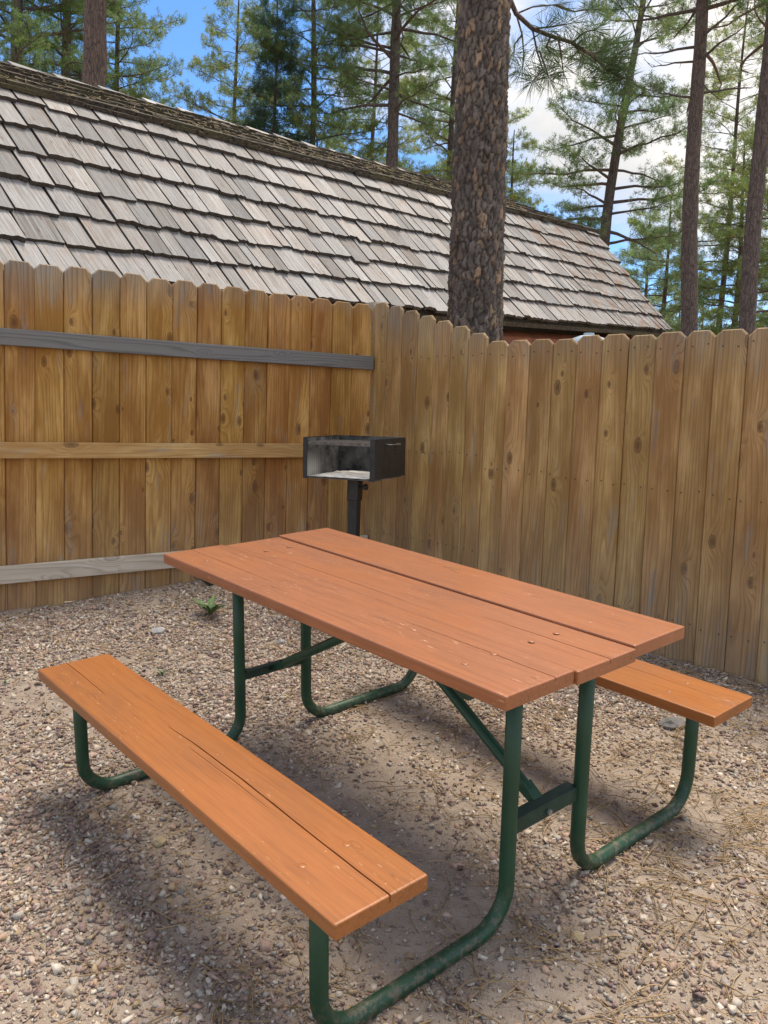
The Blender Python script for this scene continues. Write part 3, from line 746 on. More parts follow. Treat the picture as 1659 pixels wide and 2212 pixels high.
# single shakes; x = across, y = up the slope, butt end at y = 0
shake_meshes = []
for k in range(8):
    rd = random.Random(40 + k); m = MB(); n = 5; vs = []
    tb = 0.027 + rd.random() * 0.012
    for i in range(n):
        xx = -0.5 + i / (n - 1); jag = rd.uniform(-0.011, 0.011); cup = (4 * (xx * xx) - 0.5) * rd.uniform(-0.004, 0.005)
        vs += [(xx, jag, 0), (xx, jag, tb + cup), (xx, 0.42, 0.013 + cup * 0.3), (xx, 0.42, 0)]
    fs = []
    for i in range(n - 1):
        a, b = i * 4, i * 4 + 4
        fs += [(a, b, b + 1, a + 1), (a + 1, b + 1, b + 2, a + 2), (a + 2, b + 2, b + 3, a + 3), (a + 3, b + 3, b, a)]
    fs += [(0, 1, 2, 3), ((n-1)*4+3, (n-1)*4+2, (n-1)*4+1, (n-1)*4)]
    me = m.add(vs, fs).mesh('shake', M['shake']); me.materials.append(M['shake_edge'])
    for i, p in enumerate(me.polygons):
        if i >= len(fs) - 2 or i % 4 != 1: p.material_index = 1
    shake_meshes.append(me)
NC = 8; EXPO = 0.272
RB = Matrix((d1, d2, nn)).transposed().to_4x4()
shakes = []
rs = random.Random(5)
for c in range(NC):
    s = S0 + rs.uniform(0, 0.15)
    while s < S1:
        if c * EXPO > tcap(s) - 0.05: s += 0.2; continue
        w = rs.choice((0.10, 0.14, 0.17, 0.20, 0.23, 0.28, 0.16, 0.20)) * rs.uniform(0.9, 1.12)
        w = min(w, S1 + rs.uniform(0.0, 0.05) - s)
        if w < 0.05: break
        t = c * EXPO + rs.uniform(-0.014, 0.014) + 0.022 * noise.noise(Vector((s * 0.6, c * 3.0, 0)))
        if rs.random() < 0.03: t -= 0.03
        p = rp(s + w / 2, t, 0.004 + rs.uniform(0, 0.004))
        m = RB.copy(); m.translation = p
        # each course rests on the one below: butt end lifted
        m = m @ Matrix.Rotation(rs.uniform(-0.018, 0.018), 4, 'Z') @ Matrix.Rotation(-0.062 + rs.uniform(-0.022, 0.010), 4, 'X') @ Matrix.Rotation(rs.uniform(-0.02, 0.02), 4, 'Y') @ Matrix.Translation((0, 0, 0.026)) @ Matrix.Diagonal((w - rs.uniform(0.010, 0.021), 1, 1, 1))
        ln = min(1.0, (tcap(s) + 0.04 - t) / 0.42) if c >= NC - 3 else 1.0
        m = m @ Matrix.Diagonal((1, max(ln, 0.2), 1, 1))
        shakes.append((m, rs.randrange(8), s, c)); s += w
vis = [q for q in shakes if -3.9 < q[2]]
vis.sort(key=lambda q: (CAM - q[0].translation).length)
near = set(id(q) for q in vis[:298])
rest_v, rest_f, rest_m = [], [], []
for q in shakes:
    if id(q) in near:
        o = link('shake', shake_meshes[q[1]], roof); o.matrix_basis = q[0]
    else:
        me = shake_meshes[q[1]]; o0 = len(rest_v)
        rest_v += [tuple(q[0] @ v.co) for v in me.vertices]; rest_f += [tuple(i + o0 for i in p.vertices) for p in me.polygons]; rest_m += [p.material_index for p in me.polygons]
o = MB().add(rest_v, rest_f).build('more_shakes', M['shake'], roof); tag(o, kind='stuff')
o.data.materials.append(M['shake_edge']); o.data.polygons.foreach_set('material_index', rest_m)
# upper slope: overlapping old shakes seen edge-on, with a doubled starter course
uv, uf = [], []
rs = random.Random(11)
RB3 = Matrix((du, d3, n3)).transposed().to_4x4()
for c in range(6):
    t = -0.02 + c * 0.125
    s = S0
    smax = S1 + 0.1 - max(0, t / UL) * HIP
    while s < smax:
        w = rs.uniform(0.10, 0.26); w = min(w, smax - s + 0.02)
        if w < 0.04: break
        for lay in range(2 if c == 0 else 1):
            m = RB3.copy(); m.translation = up_(s + w / 2 + lay * 0.06, t + rs.uniform(-0.025, 0.025) + lay * 0.03, 0.008 + c * 0.002 + lay * 0.02)
            m = m @ Matrix.Rotation(rs.uniform(-0.03, 0.03), 4, 'Z') @ Matrix.Rotation(-0.075 + rs.uniform(-.02, .02), 4, 'X') @ Matrix.Translation((0, 0, 0.02)) @ Matrix.Diagonal((w - 0.006, 0.55, 0.9, 1))
            me = shake_meshes[rs.randrange(8)]; o0 = len(uv)
            uv += [tuple(m @ v.co) for v in me.vertices]; uf += [tuple(i + o0 for i in p.vertices) for p in me.polygons]
        s += w
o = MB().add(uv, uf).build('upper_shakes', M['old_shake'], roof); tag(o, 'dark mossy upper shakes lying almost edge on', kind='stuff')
# lapped ridge boards
s = S0
k = 0
while s < S1 - HIP:
    ridge_b = MB()
    L = 0.52
    for sg in (0,):
        ridge_b.add([up_(s, UL - 0.16, 0.050) , up_(s + L, UL - 0.16, 0.030), up_(s + L, UL + 0.01, 0.034), up_(s, UL + 0.01, 0.060),
                     up_(s, UL - 0.16, 0.028), up_(s + L, UL - 0.16, 0.010), up_(s + L, UL + 0.01, 0.010), up_(s, UL + 0.01, 0.034)],
                    [(0, 1, 2, 3), (7, 6, 5, 4), (0, 4, 5, 1), (1, 5, 6, 2), (2, 6, 7, 3), (3, 7, 4, 0)])
        v4 = [mirror(p) for p in (up_(s, UL - 0.16, 0.050), up_(s + L, UL - 0.16, 0.030), up_(s + L, UL + 0.01, 0.034), up_(s, UL + 0.01, 0.060))]
        ridge_b.add(v4, [(3, 2, 1, 0)])
    o = ridge_b.build('ridge_board', M['shake'], roof)
    s += 0.40 * (1 + 0.1 * math.sin(k * 2.1)); k += 1
# hip end closing the upper slope
hm = MB()
for c in range(7):
    f0, f1 = c / 7, (c + 1) / 7
    a = U1.lerp(Rr1, f0) + Vector((0, 0, 0.05)); b = U1.lerp(Rr1, min(1, f1 + 0.06)) + Vector((0, 0, 0.045))
    side = n3.cross((Rr1 - U1).normalized()).normalized() * 0.11
    w_ = d1 * 0.03
    hm.add([a - side, a + side * 0.4 + w_, b + side * 0.4 + w_, b - side, a - side - n3 * 0.02, a + side * 0.4 + w_ - n3 * 0.02, b + side * 0.4 + w_ - n3 * 0.02, b - side - n3 * 0.02],
           [(0, 1, 2, 3), (7, 6, 5, 4), (0, 4, 5, 1), (1, 5, 6, 2), (2, 6, 7, 3), (3, 7, 4, 0)])
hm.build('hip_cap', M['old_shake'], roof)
# rolled edge course above the shadow line
# log walls under the eave
for k in range(9):
    zc = -0.20 - k * 0.225
    a = P0 + d1 * (S0 + 0.3) + hz3 * 0.42 + vt3 * zc; b = P0 + d1 * (S1 - 0.35) + hz3 * 0.42 + vt3 * zc
    o = MB().tube([a, b], 0.12, 14).build('log', M['log'], cabin, smooth=True); o.matrix_basis = CI
    a2, b2 = b, mirror(b)
    o = MB().tube([a2 + vt3 * 0.1, b2 + vt3 * 0.1], 0.12, 12).build('log', M['log'], cabin, smooth=True); o.matrix_basis = CI
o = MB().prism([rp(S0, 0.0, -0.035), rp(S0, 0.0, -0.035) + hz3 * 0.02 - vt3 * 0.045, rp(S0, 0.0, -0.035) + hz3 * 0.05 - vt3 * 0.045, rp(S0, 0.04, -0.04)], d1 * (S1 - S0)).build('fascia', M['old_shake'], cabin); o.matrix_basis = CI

# ------------------------------------------------------------------ pine trees
def sweep_np(paths, radii, sides):
    """many polylines (list of (n,3) arrays) to tube triangles"""
    Vs, Ts, o = [], [], 0
    ang = np.arange(sides) * 2 * np.pi / sides
    for P, r in zip(paths, radii):
        P = np.asarray(P, dtype=float); n = len(P)
        t = np.gradient(P, axis=0); t /= np.linalg.norm(t, axis=1, keepdims=True) + 1e-9
        ref = np.array([0.3, 0.2, 1.0]) if abs(t[0, 2]) < 0.8 else np.array([1.0, 0.1, 0.0])
        a = np.cross(t, ref); a /= np.linalg.norm(a, axis=1, keepdims=True) + 1e-9; b = np.cross(t, a)
        V = P[:, None] + (a[:, None] * np.cos(ang)[None, :, None] + b[:, None] * np.sin(ang)[None, :, None]) * np.asarray(r)[:, None, None]
        i = (np.arange(n - 1)[:, None] * sides + np.arange(sides)[None]).ravel()
        j = (np.arange(n - 1)[:, None] * sides + (np.arange(sides)[None] + 1) % sides).ravel()
        Vs.append(V.reshape(-1, 3)); Ts += [np.stack([i, j, j + sides], -1) + o, np.stack([i, j + sides, i + sides], -1) + o]; o += n * sides
    return np.concatenate(Vs), np.concatenate(Ts)

def tufts_np(C, D, nb, ln, wd, g, spread=0.8, dw=0.4):
    """needle tufts: C centres, D shoot directions -> verts, tris"""
    T = len(C)
    d = D[:, None, :] * dw + g.normal(size=(T, nb, 3)) * spread
    d /= np.linalg.norm(d, axis=2, keepdims=True)
    L = ln * g.uniform(0.7, 1.15, (T, nb, 1))
    st = C[:, None, :] - D[:, None, :] * (g.uniform(0, 1, (T, nb, 1)) * ln * 0.45)
    tip = st + d * L; tip[:, :, 2] -= (L[:, :, 0] ** 2) * 0.25
    sd = np.cross(d, g.normal(size=(T, nb, 3))); sd /= np.linalg.norm(sd, axis=2, keepdims=True) + 1e-9
    V = np.stack([st - sd * wd * 0.4, st + d * L * 0.5 + sd * wd, tip], 2).reshape(-1, 3)
    return V, np.arange(T * nb * 3).reshape(-1, 3)

def pine(name, label, base, H, r0, crown0, spread, seed, lean=(0, 0), tone=(0.060, 0.098, 0.028), group=None, nb=20, ln=0.13, wd=0.0105,
         whorl=0.42, per=3, dens=1.0, bark_sides=14, dead=0, limbs_sep=6, tw=1.0, clump=2):
    g = np.random.default_rng(seed)
    bx, by = base; bz = gz(bx, by)
    tree = empty(name, (bx, by, bz - 0.02)); tag(tree, label, 'tree', group)
    def ax(z):
        z = np.asarray(z, dtype=float)
        return np.stack([lean[0] * z + 0.05 * np.sin(z * 0.7 + seed) * np.minimum(1, z / 3), lean[1] * z + 0.05 * np.cos(z * 0.55 + seed * 2) * np.minimum(1, z / 3), z], -1)
    zs = np.concatenate([[0, 0.15, 0.4], np.arange(0.8, H - 0.1, 0.45), [H]])
    rad = r0 * (1 - zs / H) ** 0.75 + 0.012 + r0 * 0.30 * np.exp(-zs * 3.0)
    rad[-1] = 0.008
    TV, TT_ = sweep_np([ax(zs)], [rad], bark_sides)
    TV = TV + g.normal(size=TV.shape) * (r0 * 0.035)
    link('trunk', np_mesh('trunk', TV, TT_, [M['far_bark']], smooth=True), tree)
    paths, prad, TC, TD, long_ = [], [], [], [], []
    z = crown0
    az = g.uniform(0, 6.28)
    while z < H * 0.985:
        t = (z - crown0) / (H - crown0)
        for k in range(per if t < 0.9 else 2):
            az += 2.399 + g.uniform(-0.5, 0.5)
            zz = z + g.uniform(-0.15, 0.15)
            l = spread * (1 - t) ** 0.6 * min(1.0, 0.6 + t * 2.5) * g.uniform(0.5, 1.15) + 0.30
            o = ax(zz); rt = max(0.01, r0 * (1 - zz / H) ** 0.75)
            u = np.linspace(0, 1, 8)
            dirv = np.array([np.cos(az), np.sin(az)])
            side = np.array([-dirv[1], dirv[0]])
            rise = g.uniform(-0.10, 0.28) + 0.35 * t
            sway = g.uniform(-0.22, 0.22) * l
            hx = u * l
            P = np.stack([o[0] + dirv[0] * hx + side[0] * sway * np.sin(u * 2.5), o[1] + dirv[1] * hx + side[1] * sway * np.sin(u * 2.5),
                          o[2] + l * (rise * u - 0.30 * u * u + 0.26 * u ** 3.5)], -1) + g.normal(size=(8, 3)) * 0.018 * l * u[:, None]
            br = np.linspace(min(rt * 0.42, 0.012 + 0.016 * l), 0.005, 8)
            paths.append(P); prad.append(br); long_.append(l)
            is_dead = t < 0.12 and g.random() < dead
            nt = max(2, int(round(l * 9.0 * dens)))
            for q in range(nt):
                f = 0.28 + 0.72 * (q + g.uniform(0, 1)) / nt
                i = min(6, int(f * 7)); c0 = P[i] + (P[i + 1] - P[i]) * (f * 7 - i)
                tdir = (P[i + 1] - P[i]); tdir /= np.linalg.norm(tdir)
                sdv = np.array([side[0], side[1], 0]) * (1 if q % 2 else -1)
                dv = tdir * g.uniform(0.4, 0.9) + sdv * g.uniform(0.5, 1.0) + np.array([0, 0, g.uniform(-0.15, 0.55)])
                dv /= np.linalg.norm(dv)
                tl = (0.16 + 0.34 * l * (1 - f) * 0.7 + g.uniform(0, 0.14)) * tw
                e = c0 + dv * tl + np.array([0, 0, 0.12 * tl])
                paths.append(np.stack([c0, c0 + dv * tl * 0.55, e])); prad.append(np.array([0.0055, 0.0045, 0.003])); long_.append(0)
                if not is_dead:
                    TC.append(e); TD.append(dv + np.array([0, 0, 0.35]))
                    if tl > 0.24: TC.append(c0 + dv * tl * 0.55); TD.append(dv)
            if not is_dead:
                TC.append(P[-1]); TD.append(P[-1] - P[-2] + np.array([0, 0, 0.02]))
        z += whorl * g.uniform(0.75, 1.25)
    order = np.argsort(long_)[::-1]
    sep = set(order[:limbs_sep].tolist())
    for i in sep:
        V, T = sweep_np([paths[i]], [prad[i]], 7)
        link('limb', np_mesh('limb', V, T, [M['far_bark']], smooth=True), tree)
    V1, T1 = sweep_np([p for i, p in enumerate(paths) if i not in sep], [p for i, p in enumerate(prad) if i not in sep], 4)
    TC = np.array(TC); TD = np.array(TD); TD /= np.linalg.norm(TD, axis=1, keepdims=True)
    kk = clump; TC = np.repeat(TC, kk, axis=0) + g.normal(size=(len(TC) * kk, 3)) * 0.065; TD = np.repeat(TD, kk, axis=0) + g.normal(size=(len(TD) * kk, 3)) * 0.45
    TD /= np.linalg.norm(TD, axis=1, keepdims=True)
    V2, T2 = tufts_np(TC, TD, nb, ln, wd, g)
    ntf = len(TC)
    ct = np.array(tone)[None] * 1.2 * g.uniform(0.62, 1.35, (ntf, 1)) * (1 + g.normal(size=(ntf, 3)) * np.array([0.12, 0.05, 0.10]))
    ct = np.clip(np.repeat(ct, nb * 3, axis=0), 0.004, 0.5)
    V = np.concatenate([V1, V2]); T = np.concatenate([T1, T2 + len(V1)])
    col = np.concatenate([np.full((len(V1), 3), 0.05), ct])
    mi = np.concatenate([np.ones(len(T1)), np.zeros(len(T2))])
    link('crown', np_mesh('crown', V, T, [M['needle'], M['far_bark']], mi, col), tree)
    return tree

def at(u, dist):
    """ground point under picture column u (of 1659) seen at height of the horizon, at a horizontal distance"""
    d = cF + cR * ((u - 829.5) / 1776.3) + cU * (150 / 1776.3); d.z = 0; d.normalize()
    return (CAM.x + d.x * dist, CAM.y + d.y * dist)

G1 = (0.185, 0.235, 0.070); G2 = (0.135, 0.195, 0.066); G3 = (0.225, 0.265, 0.078); G4 = (0.115, 0.165, 0.062)
TREES = [
 # label, u, dist, H, r0, crown0, spread, seed, lean, tone, extra
 ('thick reddish bare trunked pine rising behind the cabin ridge', 178, 15.5, 17, .265, 8.6, 2.6, 21, (-.045, .05), G1, dict()),
 ('slim grey trunked pine beside the reddish bare trunked pine', 126, 27, 19, .21, 7.5, 2.9, 22, (-.02, .03), G2, dict()),
 ('dark dense pine behind the high end of the cabin ridge', 10, 25, 19, .25, 6.0, 3.0, 23, (-.03, .05), G2, dict()),
 ('feathery pine with boughs reaching past the reddish trunk into blue sky', 245, 29, 18, .13, 7.0, 2.3, 40, (0, .01), G1, dict(dens=1.1)),
 ('yellow green young pine with open crown beside the dark spire pine', 498, 29, 14.2, .13, 6.0, 2.6, 24, (0, 0), G3, dict(dens=1.0, whorl=.42)),
 ('narrow dark blue green spire shaped young pine', 590, 25, 12.3, .09, 3.5, 1.1, 25, (-.015, -.01), (0.070, 0.125, 0.075), dict(whorl=.34, per=4, dens=1.5)),
 ('thin trunked bushy green pine over the middle of the ridge', 652, 26, 18, .13, 6.0, 2.9, 26, (-.01, .015), G2, dict(dens=1.1, whorl=.44)),
 ('stout dark trunked pine over the ridge beside the big barked trunk', 818, 24, 20, .22, 9.0, 3.2, 27, (-.015, .03), G2, dict()),
 ('tall thin pine filling the gap behind the stout dark trunk', 775, 36, 19, .15, 6.0, 3.2, 28, (0, .02), G3, dict(dens=.9)),
 ('bright green pine half hidden behind the big barked trunk', 940, 30, 18, .16, 6.5, 3.0, 29, (0, .02), G3, dict(dens=1.0)),
 ('small pine top peeking past the right side of the big barked trunk', 1083, 30, 10.4, .10, 4.0, 1.3, 30, (0, 0), G3, dict(whorl=.36, per=4)),
 ('leaning pine with dense layered crown past the end of the cabin roof', 1245, 25, 16, .19, 5.4, 3.1, 31, (.05, .085), G2, dict(dens=1.0, whorl=.46)),
 ('tall straight grey trunked pine with high sparse limbs beyond the side fence', 1480, 21, 20, .205, 8.0, 2.5, 32, (-.022, -.028), G1, dict(dens=.7, whorl=.7, dead=.8)),
 ('tall dark trunked pine at the far end of the side fence, bare below', 1596, 19, 19, .18, 8.2, 2.6, 33, (.0, .0), G2, dict(dens=.8, whorl=.65, dead=.6)),
 ('slender pine stem between the two tall bare trunks', 1534, 31, 15, .11, 5.0, 2.4, 34, (.01, .01), G3, dict(dens=.8)),
 ('low bushy light green pine past the end of the roof rake', 1415, 32, 8.6, .11, 1.5, 2.2, 35, (0, 0), (0.20, 0.27, 0.12), dict(whorl=.42, per=3, dens=1.0)),
 ('broad bushy bright green pine between the bare trunks', 1566, 29, 9.2, .12, 1.5, 2.5, 36, (0, 0), (0.22, 0.28, 0.11), dict(whorl=.42, per=3, dens=1.0)),
 ('bushy pine behind the outermost bare trunk', 1662, 27, 11.5, .13, 2.0, 2.6, 37, (0, 0), G1, dict(whorl=.44, per=3, dens=1.0)),
]
for (lab, u, dist, H, r0, c0, sp, sd, ln_, tone, kw) in TREES:
    pine('pine_tree', lab, at(u, dist), H, r0, c0, sp, sd, ln_, tone, **kw)
# farther woods: copies of three trees
protos = [pine('pine_tree', 'distant pine in the woods behind the yard', at(70, 46), 18, .17, 2.2, 2.5, 51, (0, 0), G2, 'distant pines in the woods', nb=12, ln=.21, wd=.018, clump=2, whorl=.42, limbs_sep=0),
          pine('pine_tree', 'distant pine in the woods behind the yard', at(705, 52), 17, .15, 1.5, 2.7, 52, (0, 0), G3, 'distant pines in the woods', nb=12, ln=.21, wd=.018, clump=2, whorl=.42, limbs_sep=0),
          pine('pine_tree', 'distant pine in the woods behind the yard', at(1375, 46), 12, .13, 1.0, 2.5, 53, (0, 0), G1, 'distant pines in the woods', nb=12, ln=.21, wd=.018, clump=2, whorl=.42, limbs_sep=0)]
g = np.random.default_rng(77)
FAR = [(-60, 42, 0), (175, 52, 1), (560, 58, 2), (800, 48, 2), (890, 55, 1), (965, 44, 0), (1120, 60, 2), (1290, 62, 2), (1450, 55, 2), (1500, 70, 1), (1590, 60, 2), (1640, 48, 2), (740, 66, 0), (620, 62, 2)]
for (u, dist, k) in FAR:
    src = protos[k]; x, y = at(u, dist)
    c = src.copy(); COL.objects.link(c); sc = g.uniform(0.75, 1.05) * (0.8 if u > 1040 else 0.95)
    c.location = (x, y, gz(x, y) - 0.03); c.rotation_euler = (0, 0, g.uniform(0, 6.28)); c.scale = (sc, sc, sc)
    for ch in list(src.children):
        d = ch.copy(); COL.objects.link(d); d.parent = c

# the big trunk between fence and cabin, bark plates modelled
def big_trunk():
    bx, by = -1.995, 2.497; bz = gz(bx, by)
    tree = empty('pine_tree', (bx, by, bz - 0.03)); tag(tree, 'thick ponderosa trunk with flaky grey and orange bark just behind the fence', 'tree')
    g = np.random.default_rng(3)
    ztop = 5.6; nz, na = 620, 150
    zs = np.linspace(0, ztop, nz)
    def radius(z): return 0.188 - 0.0075 * z + 0.07 * np.exp(-z * 2.5)
    TH_, ZZ = np.meshgrid(np.linspace(0, 2 * np.pi, na, endpoint=False), zs, indexing='xy')
    rr = radius(ZZ)
    circ = 2 * np.pi * 0.18
    # worley cells on the unrolled surface (stretched upward)
    cw, chh = 0.040, 0.074
    nc = int(circ / cw); nrw = int(ztop / chh)
    px = (np.arange(nc)[:, None] + g.uniform(0, 1, (nc, nrw))) * (circ / nc); pzz = (np.arange(nrw)[None] + g.uniform(0, 1, (nc, nrw))) * (ztop / nrw)
    ids = g.random((nc, nrw)); hgt = g.uniform(0.4, 1.0, (nc, nrw))
    U = TH_.ravel() / (2 * np.pi) * circ + 0.018 * (vnoise(TH_.ravel() * 0.5, ZZ.ravel(), 14.0) - .5) + 0.010 * (vnoise(TH_.ravel() * 0.5, ZZ.ravel() + 3, 40.0) - .5); W = ZZ.ravel() + 0.06 * (vnoise(TH_.ravel() * 0.5, ZZ.ravel() + 9, 16.0) - .5) + 0.03 * (vnoise(TH_.ravel() * 0.5 + 4, ZZ.ravel() + 9, 45.0) - .5)
    ci = np.floor(U / (circ / nc)).astype(int); cj = np.floor(W / (ztop / nrw)).astype(int)
    f1 = np.full(U.shape, 9.0); f2 = np.full(U.shape, 9.0); idv = np.zeros(U.shape); hv = np.zeros(U.shape)
    for di in (-2, -1, 0, 1, 2):
        for dj in (-2, -1, 0, 1, 2):
            a = (ci + di) % nc; b = np.clip(cj + dj, 0, nrw - 1)
            dx = U - (px[a, b] + np.where(ci + di < 0, -circ, np.where(ci + di >= nc, circ, 0))); dz = (W - pzz[a, b]) * (cw / chh)
            d = np.sqrt(dx * dx + dz * dz) / cw
            cl = d < f1
            f2 = np.where(cl, f1, np.minimum(f2, d)); idv = np.where(cl, ids[a, b], idv); hv = np.where(cl, hgt[a, b], hv); f1 = np.where(cl, d, f1)
    edge = f2 - f1
    plate = np.clip(edge / 0.28, 0, 1) ** 0.6
    fl = vnoise(U, W, 55.0); fl2 = vnoise(U + 3, W * 0.6, 24.0); fl3 = vnoise(U * 1.5, W * 0.8, 110.0)
    disp = plate * (0.006 + 0.017 * hv) + 0.009 * (fl - 0.5) + 0.010 * (fl2 - 0.5) + 0.014 * (fl3 - .5)
    r = rr.ravel() + disp - 0.008
    lx, ly = -0.006, -0.012            # slight lean
    X = np.cos(TH_.ravel()) * r + lx * ZZ.ravel(); Y = np.sin(TH_.ravel()) * r + ly * ZZ.ravel()
    V = np.stack([X, Y, ZZ.ravel()], -1)
    i = (np.arange(nz - 1)[:, None] * na + np.arange(na)[None]).ravel(); j = (np.arange(nz - 1)[:, None] * na + (np.arange(na)[None] + 1) % na).ravel()
    T = np.concatenate([np.stack([i, j, j + na], -1), np.stack([i, j + na, i + na], -1)])
    grey = np.array([0.140, 0.120, 0.106]); tan = np.array([0.34, 0.235, 0.150]); dark = np.array([0.045, 0.034, 0.029]); pale = np.array([0.24, 0.185, 0.145])
    k = np.clip((idv - 0.74) / 0.10, 0, 1)[:, None] * np.clip((plate - 0.5) / 0.3, 0, 1)[:, None] * (0.5 + 0.5 * fl2[:, None])
    col = grey * (0.65 + 0.7 * fl[:, None]); col = col * (1 - k) + tan * k
    k2 = np.clip((0.22 - idv) / 0.1, 0, 1)[:, None] * 0.6; col = col * (1 - k2) + pale * k2
    col = col * (0.60 + 0.85 * fl2[:, None]); cr = np.clip(1 - edge / 0.26, 0, 1)[:, None] * 0.95; col = col * (1 - cr) + dark * cr
    link('trunk', np_mesh('trunk', V, T, [M['bark']], col=col, smooth=False), tree)
    # upper trunk
    zs2 = np.arange(5.58, 15.0, 0.4)
    V2, T2 = sweep_np([np.stack([lx * zs2, ly * zs2, zs2], -1)], [0.150 * (1 - (zs2 - 5.58) / 11) + 0.004], 18)
    link('upper_trunk', np_mesh('upper_trunk', V2, T2, [M['far_bark']], smooth=True), tree)
    # limbs: one long bough with drooping needle tufts on the roof-end side, and the high crown
    return tree, Vector((bx, by, bz - 0.03))
trunk, tb = big_trunk()

def px_at(u, v, depth):
    """scene point seen at picture position (u, v) at the given depth, used to take off real positions of the bough"""
    return CAM + (cF + cR * ((u - 829.5) / 1776.3) - cU * ((v - 1106) / 1776.3)) * depth
def bough():
    g = np.random.default_rng(15)
    main = [(1062, -60, 5.75), (1098, -10, 5.70), (1115, 30, 5.66), (1150, 62, 5.62), (1190, 78, 5.56), (1235, 92, 5.5), (1275, 118, 5.45), (1310, 148, 5.42), (1345, 170, 5.40)]
    twigs = [[(1115, 30, 5.66), (1128, 75, 5.6), (1132, 120, 5.55), (1128, 150, 5.52)],
             [(1150, 62, 5.62), (1160, 110, 5.6), (1172, 150, 5.58), (1150, 176, 5.56)], [(1165, 110, 5.6), (1180, 150, 5.58), (1185, 168, 5.57)],
             [(1205, 82, 5.53), (1212, 115, 5.5), (1216, 150, 5.48)], [(1150, 62, 5.62), (1190, 58, 5.5), (1225, 52, 5.42)],
             [(1235, 92, 5.5), (1262, 70, 5.45), (1290, 62, 5.4)], [(1115, 30, 5.66), (1150, 15, 5.7), (1200, 10, 5.7)],
             [(1190, 78, 5.56), (1180, 100, 5.7), (1190, 118, 5.75)], [(1275, 118, 5.45), (1300, 110, 5.5), (1325, 90, 5.5)], [(1310, 148, 5.42), (1330, 120, 5.35), (1350, 108, 5.35)],
             [(1200, 10, 5.7), (1240, 25, 5.7), (1275, 20, 5.72)], [(1128, 75, 5.6), (1112, 95, 5.58), (1110, 118, 5.55)], [(1235, 92, 5.5), (1255, 115, 5.6), (1262, 128, 5.6)]]
    paths = [[px_at(*p) - tb for p in main]] + [[px_at(*p) - tb for p in t] for t in twigs]
    P = [np.array([tuple(v) for v in p]) for p in paths]
    rad = [np.linspace(0.020, 0.008, len(P[0]))] + [np.linspace(0.007, 0.004, len(p)) for p in P[1:]]
    V1, T1 = sweep_np(P, rad, 7)
    C, D = [], []
    for k, p in enumerate(P):
        d = p[-1] - p[-2]; d /= np.linalg.norm(d)
        C.append(p[-1] + d * 0.02); D.append(d)
        if k > 0 and k in (2, 5, 6, 8, 9, 10):
            C.append(p[-2]); D.append(d * 0.6 + g.normal(size=3) * 0.4)
    for f in ((5, .3), (6, .5), (7, .4), (7, .9), (6, .9)):
        i, t = f; q = P[0][i] * (1 - t) + P[0][min(i + 1, 8)] * t; C.append(q); D.append(np.array([0.1, 0.2, 0.6]) + g.normal(size=3) * .4)
    C = np.array(C); D = np.array(D); D /= np.linalg.norm(D, axis=1, keepdims=True)
    V2, T2 = tufts_np(C, D, 120, 0.16, 0.0024, g, 0.6, 0.35)
    col = np.concatenate([np.full((len(V1), 3), 0.05), np.repeat(np.array([[0.075, 0.115, 0.045]]) * g.uniform(0.7, 1.4, (len(C), 1)), 120 * 3, axis=0)])
    mi = np.concatenate([np.ones(len(T1)), np.zeros(len(T2))])
    link('bough', np_mesh('bough', np.concatenate([V1, V2]), np.concatenate([T1, T2 + len(V1)]), [M['needle'], M['far_bark']], mi, col), trunk)
bough()
def high_crown():
    g = np.random.default_rng(19); paths, prad, TC, TD = [], [], [], []
    az = 0
    for z in np.arange(6.2, 15, 0.45):
        for k in range(3):
            az += 2.4 + g.uniform(-.4, .4); l = 2.4 * (1 - (z - 6.2) / 9.5) ** 0.7 * g.uniform(.6, 1.1) + .2
            u = np.linspace(0, 1, 7); P = np.stack([np.cos(az) * l * u, np.sin(az) * l * u, z + l * (0.15 * u - .3 * u * u + .3 * u ** 3)], -1) + g.normal(size=(7, 3)) * .02 * l
            paths.append(P); prad.append(np.linspace(.03, .006, 7))
            for q in range(int(l * 7)):
                f = g.uniform(.3, 1); i = min(5, int(f * 6)); c = P[i] + (P[i + 1] - P[i]) * (f * 6 - i) + g.normal(size=3) * .16
                TC.append(c); TD.append(g.normal(size=3) + np.array([0, 0, .6]))
    V1, T1 = sweep_np(paths, prad, 5); TC = np.array(TC); TD = np.array(TD); TD /= np.linalg.norm(TD, axis=1, keepdims=True)
    V2, T2 = tufts_np(TC, TD, 16, .19, .006, g)
    col = np.concatenate([np.full((len(V1), 3), .05), np.repeat(np.array([[.05, .085, .026]]) * g.uniform(.7, 1.3, (len(TC), 1)), 48, axis=0)])
    link('crown', np_mesh('crown', np.concatenate([V1, V2]), np.concatenate([T1, T2 + len(V1)]), [M['needle'], M['far_bark']], np.concatenate([np.ones(len(T1)), np.zeros(len(T2))]), col), trunk)
high_crown()

